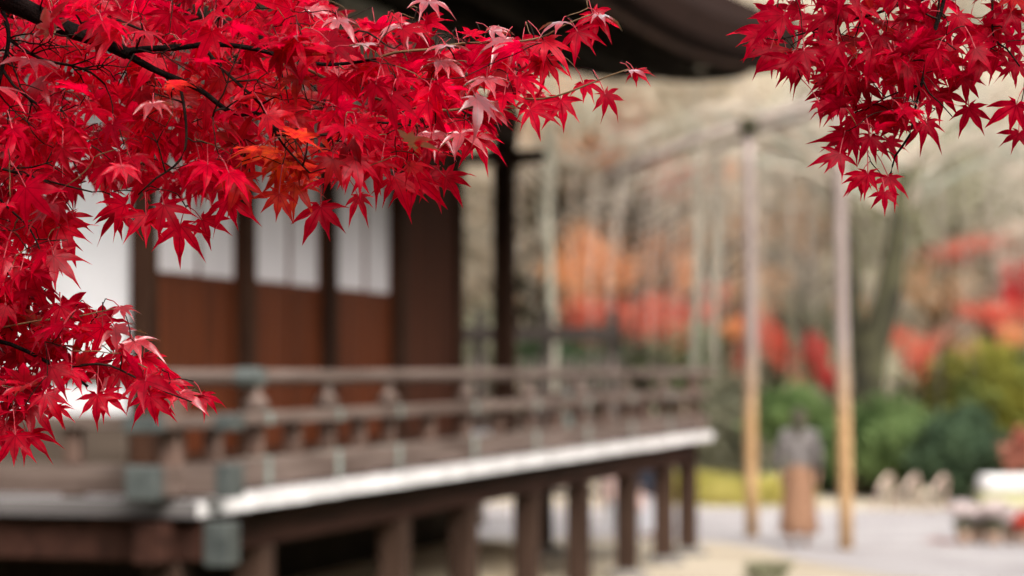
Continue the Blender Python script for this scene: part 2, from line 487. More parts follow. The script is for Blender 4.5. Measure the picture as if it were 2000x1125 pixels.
br = [1.42, 2.70, 3.98, 5.90, 7.80, 9.70, 11.60, 13.50]
stx = [0.75, 2.06, 3.34, 4.94, 6.85, 8.75, 10.65, 12.55, 14.4]
rail_side('railing', 'u', -0.20, LEN - 0.02, 0.15, True, False, br, stx, M['grey_wood'])
rail_side('railing', 'v', -0.16, 7.0, 0.152, True, False, [1.5, 2.9, 4.3, 5.7], [0.75, 2.2, 3.6, 5.0, 6.4], M['grey_wood_v'])
rail_side('railing', 'v', -0.02, 5.0, LEN - 0.152, False, False, [1.6, 3.3], [0.8, 2.4, 4.1], M['grey_wood_v'])
# corner posts of the railing
for (u, v) in ((0.15, 0.15), (LEN - 0.15, 0.15)):
    mb = MB(); mb.bbox((u - 0.062, v - 0.062, 1.4209), (u + 0.062, v + 0.062, 2.0484), 0.012)
    mb.build('corner_post', M['strut_wood'], hall)

# --- plaster mound under the wall line
def mound(pts_uv, name):
    """pts: polyline of the wall line; rounded section falling outward"""
    mb = MB()
    prof = [(0.42, 0.0), (0.40, 0.12), (0.33, 0.24), (0.20, 0.34), (0.0, 0.40), (-0.5, 0.42)]
    m = len(prof)
    for (u, v, nu, nv) in pts_uv:
        for d, z in prof:
            mb.v.append((u + nu * d, v + nv * d, z))
    for i in range(len(pts_uv) - 1):
        for k in range(m - 1):
            mb.f.append([i * m + k, (i + 1) * m + k, (i + 1) * m + k + 1, i * m + k + 1]); mb.m.append(0)
    return mb.build(name, M['mound'], hall, smooth=True)
mound([(UW, 7.0, -1, 0), (UW, VW, -1, -1), (11.2, VW, 0, -1), (11.2, 7.0, 1, 0)][:3], 'plinth')
ub = MB(); ub.box((UW + 0.45, VW + 0.45, 0.0), (11.7, VW + 0.5, 1.29)); ub.box((UW + 0.45, VW + 0.5, 0), (UW + 0.5, 7.0, 1.23)); ub.box((11.65, VW + 0.5, 0), (11.7, 7.0, 1.29))
ub.build('underfloor_boarding', M['roof_under'], hall)
MB().box((UW + 0.5, VW + 0.1, 1.25), (10.8, 7.0, 1.32)).build('floor', M['dark_wood'], hall)

# --- walls
cols = [2.35, 4.12, 5.90, 7.70, 9.45, 11.2]
CW = 0.15
def column(u, v, w=CW, z1=5.9):
    mb = MB(); mb.bbox((u - w / 2, v - w / 2, 1.20), (u + w / 2, v + w / 2, z1), 0.014)
    return mb.build('column', M['dark_wood'], hall)
for u in cols[:5]: column(u, VW)
column(cols[5], VW, 0.20)
for v in (3.0, 4.8, 6.6): column(UW, v)
SILL, LINT = 2.80, 4.42
# sills, lintels along the long side
MB().bbox((UW, VW - 0.115, 1.425), (cols[4], VW + 0.06, 1.56), 0.01).build('ground_sill', M['dark_wood'], hall)
MB().bbox((UW - 0.02, VW - 0.118, LINT), (cols[5] + 0.1, VW - 0.088, LINT + 0.16), 0.006).build('lintel', M['dark_wood'], hall)
MB().bbox((UW - 0.118, VW - 0.02, LINT), (UW - 0.088, 7.0, LINT + 0.16), 0.006).build('lintel', M['dark_wood'], hall)
MB().bbox((UW - 0.115, VW + 0.09, 1.425), (UW + 0.06, 7.0, 1.50), 0.01).build('ground_sill', M['dark_wood'], hall)
for i in range(3):                       # three bays of boarded dado with paper panels above
    a, b = cols[i] + CW / 2, cols[i + 1] - CW / 2
    mid = (a + b) / 2
    for k, (x0, x1) in enumerate(((a, mid + 0.02), (mid - 0.02, b))):
        yo = VW - 0.02 + k * 0.045       # sliding leaves on two tracks
        fr = MB()
        fr.box((x0, yo, 1.50), (x0 + 0.038, yo + 0.035, LINT)); fr.box((x1 - 0.038, yo, 1.50), (x1, yo + 0.035, LINT))
        fr.box((x0 + 0.038, yo, 1.50), (x1 - 0.038, yo + 0.035, 1.56)); fr.box((x0 + 0.038, yo, LINT - 0.04), (x1 - 0.038, yo + 0.035, LINT))
        fr.box((x0 + 0.038, yo, SILL - 0.04), (x1 - 0.038, yo + 0.035, SILL))
        leafp = fr.build('sliding_panel', M['red_wood'], hall)
        nb = 4
        wv = (x1 - x0 - 0.076) / nb
        for q in range(nb):
            MB().bbox((x0 + 0.038 + q * wv + 0.002, yo + 0.008, 1.561), (x0 + 0.038 + (q + 1) * wv - 0.002, yo + 0.026, SILL - 0.041), 0.003).build('board', M['red_wood'], leafp)
        MB().box((x0 + 0.039, yo + 0.012, SILL + 0.001), (x1 - 0.039, yo + 0.022, LINT - 0.041)).build('paper', M['paper'], leafp)
    # plaster above the lintel
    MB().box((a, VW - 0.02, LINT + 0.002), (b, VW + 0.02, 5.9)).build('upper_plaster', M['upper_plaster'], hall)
# fourth bay: dark boarded door
a, b = cols[3] + CW / 2, cols[4] - CW / 2
nb = 6
for q in range(nb):
    w = (b - a) / nb
    MB().bbox((a + q * w + 0.002, VW - 0.03, 1.50), (a + (q + 1) * w - 0.002, VW + 0.02, LINT), 0.004).build('door_board', M['door_wood'], hall)
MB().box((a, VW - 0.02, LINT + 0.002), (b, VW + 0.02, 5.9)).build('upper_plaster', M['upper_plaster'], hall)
# wall closing the hall behind the open far bay, seen edge on
MB().box((cols[4] - 0.02, VW + 0.09, 1.25), (cols[4] + 0.02, 7.0, 5.9)).build('end_wall', M['door_wood'], hall)
# short side: white plaster
for v0, v1 in ((VW + 0.085, 2.915), (3.085, 4.715), (4.885, 6.515)):
    MB().box((UW - 0.02, v0, 1.50), (UW + 0.02, v1, LINT)).build('plaster_wall', M['plaster'], hall)
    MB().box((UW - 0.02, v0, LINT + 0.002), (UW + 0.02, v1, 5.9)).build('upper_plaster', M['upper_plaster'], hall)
MB().bbox((UW - 0.10, VW + 0.085, 1.50), (UW - 0.021, 7.0, 1.775), 0.008).build('dado_board', M['dado'], hall)
MB().bbox((UW - 0.12, VW + 0.085, 1.776), (UW - 0.019, 7.0, 1.815), 0.008).build('dado_cap', M['dado'], hall)
# back wall and hidden inside
MB().box((UW, 6.98, 1.25), (cols[4], 7.02, 5.9)).build('back_wall', M['plaster'], hall)
# bracket arm and beam on the free corner column
bk = MB(); bk.bbox((cols[5] - 0.42, VW - 0.07, 4.22), (cols[5] + 0.42, VW + 0.07, 4.36), 0.03)
bk.build('bracket_arm', M['dark_wood'], hall)
MB().bbox((cols[5] - 0.07, VW - 0.42, 4.225), (cols[5] + 0.07, VW + 0.9, 4.355), 0.03).build('bracket_arm', M['dark_wood'], hall)
MB().bbox((cols[4] + 0.09, VW - 0.08, 4.60), (cols[5] + 0.35, VW + 0.08, 4.80), 0.012).build('tie_beam', M['dark_wood'], hall)
column(cols[5], 4.8)

# --- roof: eaves lift towards the far corner
OV = 1.0
u0, u1, v0_, v1_ = 0.25, LEN + 0.72, -OV, 8.2
def ez(u): return 5.02 + 0.77 * min(1.0, max(0.0, (u - 7.0) / (u1 - 7.0))) ** 2
NS = 14
def ring(mb, d, dz):
    b = len(mb.v)
    A = (u0 + d, v0_ + d); B_ = (u1 - d, v0_ + d); C_ = (u1 - d, v1_ - d); D_ = (u0 + d, v1_ - d)
    for P0, P1 in ((A, B_), (B_, C_), (C_, D_), (D_, A)):
        for k in range(NS):
            f = k / NS
            x = P0[0] + (P1[0] - P0[0]) * f; y = P0[1] + (P1[1] - P0[1]) * f
            mb.v.append((x, y, ez(x) + dz))
    return b
def skin_rings(mb, a_, b_, flip=False):
    n = 4 * NS
    for k in range(n):
        q = [a_ + k, a_ + (k + 1) % n, b_ + (k + 1) % n, b_ + k]
        mb.f.append(q[::-1] if flip else q); mb.m.append(0)
rf = MB()
rr = [ring(rf, 0.10, 0.02), ring(rf, 0.0, 0.14), ring(rf, 0.03, 0.42), ring(rf, 2.2, 1.6), ring(rf, 4.40, 3.8)]
for a_, b_ in zip(rr[:-1], rr[1:]): skin_rings(rf, a_, b_)
rf.f.append([rr[-1] + k for k in range(4 * NS)]); rf.m.append(0)
roof = rf.build('roof', M['roof_bark'], hall)
SLP = 0.12
un = MB()
a_ = ring(un, 0.10, 0.018); b_ = ring(un, 2.6, 0.018 + 2.5 * SLP)
skin_rings(un, a_, b_, True)
un.f.append([b_ + k for k in range(4 * NS)][::-1]); un.m.append(0)
un.build('eave_soffit', M['roof_under'], roof)
ra = MB(); ra.box((-0.04, 0, -0.09), (0.04, 2.3, -0.004))
ram = ra.mesh('rafter', M['roof_under'])
sl = math.atan(SLP)
u = u0 + 0.35
while u < u1 - 0.35:
    o = link('rafter', ram, roof, (u, v0_ + 0.16, ez(u) + 0.014 + 0.06 * SLP)); o.rotation_euler = (sl, 0, 0)
    u += 0.33
v = v0_ + 0.4
while v < v1_ - 0.6:
    o = link('rafter', ram, roof, (u1 - 0.16, v, ez(u1) - 0.005 + 0.06 * SLP)); o.rotation_euler = (0, 0, math.pi / 2)
    v += 0.33
def along(name, v, w, z0, z1, mat):
    n = 16
    for k in range(n):
        pass
    mb = MB()
    for k in range(n + 1):
        u = u0 + 0.2 + (u1 - u0 - 0.32) * k / n
        mb.v += [(u, v, ez(u) + z0), (u, v + w, ez(u) + z0), (u, v + w, ez(u) + z1), (u, v, ez(u) + z1)]
    for k in range(n):
        for q in range(4):
            mb.f.append([4 * k + q, 4 * k + (q + 1) % 4, 4 * k + 4 + (q + 1) % 4, 4 * k + 4 + q]); mb.m.append(0)
    mb.f += [[0, 3, 2, 1], [4 * n, 4 * n + 1, 4 * n + 2, 4 * n + 3]]; mb.m += [0, 0]
    return mb.build(name, mat, roof)
along('fascia', v0_ + 0.10, 0.055, -0.03, 0.075, M['dark_wood'])
along('eave_purlin', v0_ + 0.62, 0.14, -0.16, -0.03, M['roof_under'])
along('eave_purlin', v0_ + 1.25, 0.14, -0.12, 0.02, M['roof_under'])
MB().box((u1 - 0.155, v0_ + 0.16, ez(u1) - 0.03), (u1 - 0.10, v1_ - 0.12, ez(u1) + 0.075)).build('fascia', M['dark_wood'], roof)


# ================================================================== garden behind
def leaf_cloud(mb, n, center, rad, size, squash_bottom=0.0, clusters=0, shell=0.0, ribbon=1.0, spread=0.16):
    """n small quads spread through an ellipsoid, gathered in clumps"""
    c = np.array(center); r = np.array(rad)
    if clusters:
        cc = RNG.normal(size=(clusters, 3)); cc /= np.linalg.norm(cc, axis=1)[:, None]
        cc *= (shell + (1 - shell) * RNG.random((clusters, 1))) ** (1 / 2.2)
        idx = RNG.integers(0, clusters, n)
        p = cc[idx] + RNG.normal(size=(n, 3)) * spread
    else:
        p = RNG.normal(size=(n, 3)); p /= np.linalg.norm(p, axis=1)[:, None]
        p *= (shell + (1 - shell) * RNG.random((n, 1))) ** (1 / 2.5)
        ph = RNG.random(3) * 6
        p *= 1 + 0.16 * np.sin(p[:, :1] * 4.5 + ph[0]) * np.cos(p[:, 1:2] * 4 + ph[1]) + 0.10 * np.sin(p[:, 2:3] * 7 + p[:, :1] * 8 + ph[2])
        p += RNG.normal(size=(n, 3)) * 0.05
    if squash_bottom:
        p[:, 2] = np.where(p[:, 2] < 0, p[:, 2] * squash_bottom, p[:, 2])
    p = c + p * r
    d1 = RNG.normal(size=(n, 3)); d1 /= np.linalg.norm(d1, axis=1)[:, None]
    d2 = np.cross(d1, RNG.normal(size=(n, 3))); d2 /= np.linalg.norm(d2, axis=1)[:, None]
    s = size * (0.6 + 0.8 * RNG.random((n, 1)))
    q = np.stack([p - d1 * s, p + d2 * s * 0.5 * ribbon, p + d1 * s, p - d2 * s * 0.5 * ribbon], axis=1).reshape(-1, 3)
    b = len(mb.v)
    mb.v += [tuple(x) for x in q]
    for i in range(n):
        mb.f.append([b + 4 * i, b + 4 * i + 1, b + 4 * i + 2, b + 4 * i + 3]); mb.m.append(0)


M['azalea'] = mat_foliage('clipped azalea leaves', (0.13, 0.20, 0.07), (0.25, 0.35, 0.13), scale=2.0, c3=(0.07, 0.12, 0.04), s3=1.1)
M['camellia'] = mat_foliage('dark camellia leaves', (0.060, 0.100, 0.058), (0.125, 0.19, 0.10), scale=2.0, c3=(0.05, 0.075, 0.035), s3=1.1)
M['yellow_green'] = mat_foliage('yellow green leaves', (0.17, 0.17, 0.03), (0.32, 0.30, 0.055), scale=1.6, c3=(0.14, 0.17, 0.05), s3=1.1)
M['grey_green'] = mat_foliage('grey green leaves', (0.15, 0.15, 0.10), (0.30, 0.29, 0.20), scale=1.6)
M['pale_green'] = mat_foliage('pale green leaves', (0.16, 0.24, 0.12), (0.33, 0.40, 0.24), scale=1.6)
M['sedge'] = mat_foliage('yellow sedge', (0.36, 0.32, 0.06), (0.55, 0.49, 0.16), scale=1.6)
M['orange'] = mat_foliage('orange maple leaves', (0.70, 0.27, 0.11), (0.88, 0.46, 0.22), scale=0.9)
M['scarlet'] = mat_foliage('scarlet maple leaves', (0.62, 0.075, 0.05), (0.78, 0.20, 0.13), scale=0.9)
M['crimson'] = mat_foliage('crimson maple leaves', (0.50, 0.010, 0.022), (0.70, 0.04, 0.05), scale=0.9)
M['rose'] = mat_foliage('dull rose leaves', (0.45, 0.15, 0.11), (0.60, 0.26, 0.19), scale=0.9)
M['rust'] = mat_foliage('rust brown leaves', (0.42, 0.22, 0.10), (0.62, 0.36, 0.20), scale=0.9)
M['beige'] = mat_foliage('beige bare twigs', (0.58, 0.49, 0.38), (0.84, 0.74, 0.60), scale=0.9, trans=0.3, c3=(0.44, 0.43, 0.34), s3=1.6)  # paled so that the twig colour carries the haze
M['taupe'] = mat_foliage('taupe bare twigs', (0.46, 0.39, 0.31), (0.68, 0.59, 0.48), scale=0.9, trans=0.3, c3=(0.34, 0.36, 0.29), s3=1.6)  # paled and cooled to stand in for haze
M['olive'] = mat_foliage('olive foliage', (0.22, 0.22, 0.13), (0.38, 0.37, 0.25), scale=0.7)  # lightened, distant haze mixed into the colour
M['strand'] = mat_foliage('weeping cherry strands', (0.38, 0.325, 0.27), (0.56, 0.485, 0.42), scale=0.6, trans=0.15)  # slightly paled towards the haze behind


def shrub(name, px, py, rx, ry, y, mat, label, cat='shrub', n=6500, size=0.045, group=None, depth=None):
    c = at(px, py, y); rxm = rx / FPX * y; rzm = ry / FPX * y
    root = empty(name, (c.x, y, 0), label, cat, 0, group)
    mb = MB(); zc = c.z
    leaf_cloud(mb, int(n * 0.55), (0, 0, zc), (rxm, depth or rxm * 0.8, rzm), size * 1.25, shell=0.4, clusters=42, spread=0.17)
    leaf_cloud(mb, int(n * 0.2), (0, 0, zc), (rxm * 0.85, rxm * 0.7, rzm * 0.85), size * 1.25, shell=0.3)
    mb.build('foliage', M[mat], root)
    st = MB()
    for k in range(6):
        a = k * 1.05 + 0.3
        st.tube([(0.06 * math.cos(a), 0.06 * math.sin(a), -0.02), (0.25 * rxm * math.cos(a), 0.25 * rxm * math.sin(a), zc * 0.6), (0.5 * rxm * math.cos(a), 0.5 * rxm * math.sin(a), zc + 0.2 * rzm)], [0.02, 0.015, 0.006], 5)
    st.build('stem', M['bark'], root)
    return root


shrub('azalea_bush', 1765, 862, 105, 86, 40.0, 'azalea', 'bright green rounded clipped azalea bush behind the hoop edging', n=9000)
shrub('azalea_bush', 1562, 826, 84, 62, 42.0, 'azalea', 'green clipped azalea bush between the two tall props', n=7000)
shrub('azalea_bush', 1672, 872, 62, 66, 40.8, 'azalea', 'green bush filling the gap beside the shorter prop', n=5000)
shrub('camellia_bush', 1885, 890, 95, 82, 39.0, 'camellia', 'dark blue-green evergreen bush beside the clipped azalea', n=9000)
shrub('camellia_bush', 1610, 905, 60, 62, 41.5, 'camellia', 'small dark evergreen bush behind the person in the brown skirt', n=5000)
shrub('broadleaf_bush', 1935, 765, 125, 85, 47.0, 'yellow_green', 'large yellow-green bush above the dark evergreen bush', n=9000, size=0.07)
shrub('red_bush', 1996, 882, 40, 44, 38.2, 'rose', 'low red-leaved bush beside the white-topped bench', n=500, size=0.06)
shrub('grey_green_bush', 1420, 850, 72, 122, 43.5, 'grey_green', 'tall grey-green bush past the end of the veranda', n=6000, size=0.06)
shrub('pale_green_bush', 1330, 690, 75, 60, 48.0, 'pale_green', 'pale green bush showing over the end of the railing', n=6000, size=0.06)
shrub('evergreen_bush', 1120, 705, 105, 52, 47.0, 'camellia', 'dark green bush beyond the trellis fence', n=6000, size=0.06)
shrub('grey_green_bush', 935, 700, 60, 90, 46.0, 'grey_green', 'grey-green bush seen past the open corner column', n=5000, size=0.06)
# strip of yellow grass along the far edge of the gravel
def sedge(px, y, w, h, label):
    root = empty('sedge_clump', (at(px, 0, y).x, y, 0), label, 'grass', 0, 'yellow sedge clumps along the gravel edge')
    mb = MB()
    for k in range(420):
        x = random.gauss(0, w * 0.4); yy = random.gauss(0, w * 0.35)
        a = random.uniform(0, 6.28); l = h * random.uniform(0.5, 1.1); d = random.uniform(0.05, 0.22)
        b = len(mb.v)
        dx, dy = math.cos(a), math.sin(a)
        mb.v += [(x - dy * 0.012, yy + dx * 0.012, 0), (x + dy * 0.012, yy - dx * 0.012, 0), (x + dx * d * 0.5, yy + dy * d * 0.5, l * 0.75), (x + dx * d, yy + dy * d, l)]
        mb.f += [[b, b + 1, b + 2], [b, b + 2, b + 3]]; mb.m += [0, 0]
    mb.build('blades', M['sedge'], root, kind='stuff')
for px, y, w, h in ((1385, 38.6, 0.5, 0.50), (1420, 38.2, 0.55, 0.42), (1465, 38.9, 0.5, 0.40), (1505, 38.4, 0.5, 0.48), (1535, 39.0, 0.4, 0.36), (1345, 39.0, 0.5, 0.5), (1280, 39.3, 0.5, 0.45)):
    sedge(px, y, w, h, 'clump of yellow-green sedge at the far edge of the gravel')
# dark tuft at the near gravel edge
root = empty('grass_tuft', (2.62, 24.6, 0), 'dark green grass tuft on the tan earth before the gravel', 'grass')
mb = MB()
for k in range(260):
    a = random.uniform(0, 6.28); l = random.uniform(0.08, 0.24); d = random.uniform(0.03, 0.18); x = random.gauss(0, 0.07); yy = random.gauss(0, 0.07)
    b = len(mb.v); dx, dy = math.cos(a), math.sin(a)
    mb.v += [(x - dy * 0.01, yy + dx * 0.01, 0), (x + dy * 0.01, yy - dx * 0.01, 0), (x + dx * d * 0.4, yy + dy * d * 0.4, l * 0.8), (x + dx * d, yy + dy * d, l * 0.8)]
    mb.f += [[b, b + 1, b + 2], [b, b + 2, b + 3]]; mb.m += [0, 0]
mb.build('blades', M['olive'], root, kind='stuff')


# ------------------------------------------------------------------ trees
def trunk_mesh(h, spread, trunk_r, bark, lean=0.1):
    t = MB()
    t.tube([(0, 0, -0.1), (lean * 0.2, 0.4 * lean, h * 0.25), (lean * 0.6, -0.3 * lean, h * 0.5), (lean, 0, h * 0.9)], [trunk_r * 1.2, trunk_r, trunk_r * 0.75, trunk_r * 0.3], 8)
    for k in range(11):
        a = k * 2.4 + random.random(); z = h * random.uniform(0.38, 0.8)
        r = spread * random.uniform(0.5, 0.9)
        b = Vector((lean * z / h, 0, z))
        t.tube([b, b + Vector((math.cos(a) * r * 0.5, math.sin(a) * r * 0.5, h * 0.08)), b + Vector((math.cos(a) * r, math.sin(a) * r, h * 0.15))], [trunk_r * 0.4, trunk_r * 0.25, trunk_r * 0.08], 5)
    return t.mesh('trunk', M[bark], True)


def crown_mesh(mat, n, size, clusters, ribbon=1.0, spread=0.16, flat=1.0):
    c = MB()
    leaf_cloud(c, n, (0, 0, 0), (1, 1, flat), size, clusters=clusters, shell=0.1, ribbon=ribbon, spread=spread)
    return c.mesh('crown', M[mat])


TR = trunk_mesh(1.0, 0.34, 0.022, 'bark'); TR_pale = trunk_mesh(1.0, 0.03, 0.010, 'bark_pale', 0.01)
CROWN = {}
for nm, n, size, cl, rib in (('beige', 7000, 0.085, 55, 0.22), ('taupe', 7000, 0.085, 55, 0.25), ('olive', 6000, 0.045, 50, 1.0),
                             ('orange', 3000, 0.05, 20, 1.0), ('rust', 1300, 0.05, 18, 1.0), ('scarlet', 2100, 0.05, 20, 1.0), ('crimson', 3600, 0.05, 22, 1.0), ('rose', 1200, 0.05, 16, 1.0), ('cedar', 9000, 0.05, 90, 1.0)):
    if nm == 'cedar':
        M['cedar'] = mat_foliage('dark cedar foliage', (0.018, 0.035, 0.014), (0.05, 0.08, 0.03), scale=0.5)
    CROWN[nm] = [crown_mesh(nm, n, size, cl, rib, 0.26 if nm in ('orange', 'scarlet', 'rose', 'rust') else 0.17) for _ in range(2)]


def tree(name, kind, base, crown_z, r, label, rz=0.0, group=None, rzv=None, trunk=None, tilt=0.0):
    """trunk from the base up into a crown of radius r (rzv: its half height) centred crown_z above the base"""
    root = empty(name, base, label, 'tree', rz, group)
    t = link('trunk', trunk or TR, root)
    hh = crown_z + (rzv or r) * 0.6
    t.scale = (hh, hh, hh) if hh < 12 else (hh * 0.8, hh * 0.8, hh)
    cr = link('crown', CROWN[kind][len(bpy.data.objects) % 2], root, (0, 0, crown_z))
    cr.scale = (r, r, rzv or r * 0.85)
    if tilt: root.rotation_euler = (0, 0, 0); cr.rotation_euler = (0, R(tilt), 0)
    return root


# filler on the slope
k = 0
for row, (y, n, x0, x1) in enumerate(((53, 6, -7, 14), (59, 8, -9, 17), (66, 9, -9, 19), (75, 9, -11, 21), (84, 10, -12, 24))):
    for i in range(n):
        x = x0 + (x1 - x0) * (i + 0.5) / n + random.uniform(-0.8, 0.8)
        yy = y + random.uniform(-2, 2)
        kind = ('beige', 'taupe', 'beige', 'olive', 'beige')[(k * 7 + row * 3) % 5]
        if x > 0.105 * yy: kind = ('taupe', 'olive', 'taupe')[k % 3]
        nm, lab, gr = {'beige': ('bare_tree', 'bare tree of fine beige twigs on the wooded slope', 'beige bare trees on the slope'),
                       'taupe': ('bare_tree', 'bare tree of taupe brown twigs on the wooded slope', 'taupe bare trees on the slope'),
                       'olive': ('olive_tree', 'tree with thin olive foliage on the wooded slope', 'olive trees on the slope')}[kind]
        s = random.uniform(0.85, 1.2)
        tree(nm, kind, (x, yy, hill_z(x, yy) - 0.05), 5.0 * s, (3.0 if kind != 'olive' else 2.2) * s, lab, random.uniform(0, 6.28), gr)
        k += 1


def tree_at(kind, px, py, y, rpx, rpy, label, rz=0.0, name='maple_tree', tilt=0.0):
    """a tree whose crown is centred at px,py at distance y"""
    c = at(px, py, y); g = hill_z(c.x, y)
    return tree(name, kind, (c.x, y, g - 0.03), max(0.6, c.z - g), rpx / FPX * y, label, rz, None, rpy / FPX * y, None, tilt)


tree_at('orange', 1150, 520, 47, 80, 80, 'orange maple beyond the railing, nearer the open corner column', 0.3)
tree_at('scarlet', 1160, 620, 46.5, 70, 46, 'low orange-red maple in front of the taller orange one', 2.3)
tree_at('scarlet', 1285, 620, 46, 84, 52, 'scarlet-orange maple beside the pale slender trunk', 1.3)
tree_at('orange', 1310, 520, 49, 60, 70, 'brownish orange maple behind the pale slender trunk', 4.3)
tree_at('orange', 1075, 185, 50, 95, 66, 'pale orange maple high on the slope just under the eave', 2.0)
tree_at('scarlet', 1205, 225, 49.5, 66, 46, 'small red maple high on the slope under the eave', 0.5)
tree_at('orange', 1150, 285, 49, 42, 36, 'small orange maple between the two red ones on the slope', 3.5)
tree_at('scarlet', 1322, 345, 49, 66, 40, 'small scarlet maple below the slanting crossbar', 2.5)
tree_at('scarlet', 1505, 672, 44, 34, 92, 'scarlet young maple beside the taller prop', 2.2, tilt=-34)
tree_at('crimson', 1608, 702, 43.5, 24, 74, 'crimson young maple between the two tall props', 0.8, tilt=-26)
tree_at('scarlet', 1448, 720, 44.5, 22, 60, 'narrow orange-red young maple behind the prop beside the veranda', 1.8)
tree_at('scarlet', 1895, 482, 50, 100, 26, 'dull red maple on the slope above the yellow-green bush', 0.2, tilt=-14)
tree_at('crimson', 2000, 560, 49, 50, 70, 'crimson maple past the mossy trunk, above the yellow-green bush', 1.7)
tree_at('scarlet', 1960, 620, 48, 46, 40, 'low orange-red maple under the crimson one', 3.7)
tree_at('scarlet', 1785, 690, 45.5, 34, 44, 'small red maple behind the bright azalea bush', 1.1)
tree_at('rose', 1850, 660, 46.5, 50, 30, 'low rosy maple behind the yellow-green bush', 4.1)
tree_at('camellia' if 'camellia' in CROWN else 'olive', 1050, 330, 52, 46, 80, 'slim olive tree just past the open corner column', 4.1, 'olive_tree')
for px, py, y, rx, ry, lab in ((1420, 470, 50, 80, 70, 'rust brown maple behind the pole beside the veranda end'), (1560, 420, 52, 90, 80, 'rust brown maple between the two tall props'), (1250, 440, 53, 80, 60, 'rust brown maple between the orange maple and the crossbar'),
                               (1820, 560, 49, 80, 50, 'rust brown maple close past the mossy cherry trunk'), (1480, 560, 48, 60, 50, 'low rust brown maple above the scarlet young maple')):
    tree_at('rust', px, py, y, rx, ry, lab, px * 0.1)
for i, (px, py, y, rx, ry, kd) in enumerate(((1120, 235, 50, 40, 30, 'orange'), (1185, 300, 49, 34, 26, 'orange'), (1240, 560, 50, 44, 34, 'orange'), (1390, 575, 49, 36, 30, 'scarlet'), (1440, 640, 47, 30, 26, 'orange'),
                               (1262, 200, 50, 40, 28, 'orange'), (1020, 250, 50, 30, 40, 'orange'), (1960, 480, 51, 44, 28, 'scarlet'), (1905, 610, 48, 40, 26, 'scarlet'), (1975, 660, 47, 34, 26, 'orange'), (1745, 655, 47, 26, 26, 'scarlet'), (1405, 330, 49, 36, 26, 'orange'), (1660, 600, 49, 30, 26, 'orange'))):
    t_ = tree_at(kd, px, py, y, rx, ry, 'little %s maple sapling scattered on the wooded slope' % ('orange' if kd == 'orange' else 'scarlet'), i * 0.7)
    t_['group'] = 'scattered %s maple saplings' % kd
for px, y, lab in ((1360, 44.5, 'slender tree with straight pale grey bark beyond the veranda end'), (1076, 45.0, 'slender pale-barked tree behind the trellis fence'), (1395, 46.5, 'thinner pale-barked tree close behind the straight slender one')):
    x = at(px, 0, y).x
    tree('slender_tree', 'beige', (x, y, -0.05), 8.6, 1.7, lab, px * 0.01, None, 2.2, TR_pale)
# more of the same wood left of the hall and off to the right
for i in range(30):
    x = -16 - (i % 10) * 4.2 + random.uniform(-1.5, 1.5) if i < 20 else 24 + (i % 10) * 4.0
    yy = (52, 66, 58)[i // 10] + random.uniform(-4, 4)
    kind = ('beige', 'taupe', 'olive')[i % 3]
    s = random.uniform(0.9, 1.3)
    tree('bare_tree' if kind != 'olive' else 'olive_tree', kind, (x, yy, hill_z(x, yy) - 0.05), 5.0 * s, (3.0 if kind != 'olive' else 2.4) * s,
         {'beige': 'bare tree of fine beige twigs on the wooded slope', 'taupe': 'bare tree of taupe brown twigs on the wooded slope', 'olive': 'tree with thin olive foliage on the wooded slope'}[kind], i * 1.1,
         {'beige': 'beige bare trees on the slope', 'taupe': 'taupe bare trees on the slope', 'olive': 'olive trees on the slope'}[kind])
# unseen cedars added right of and behind the viewpoint to block low sky
for i, (x, y, s) in enumerate(((18, 4, 1.35), (19, 9.5, 1.4), (20, 15, 1.35), (21, 21, 1.4), (23, 27, 1.3), (12, -5, 1.0), (7, -11, 1.1), (1, -13, 1.0), (-5, -12, 1.1), (-11, -10, 1.0), (-16, -5, 1.0), (-18, 1, 1.1))):
    tree('sky_block_cedar', 'cedar', (x, y, -0.05), 7.0 * s, 3.4 * s, 'tall dark cedar out of view, added to block low sky', i * 1.3, 'added cedars blocking low sky', 6.2 * s)

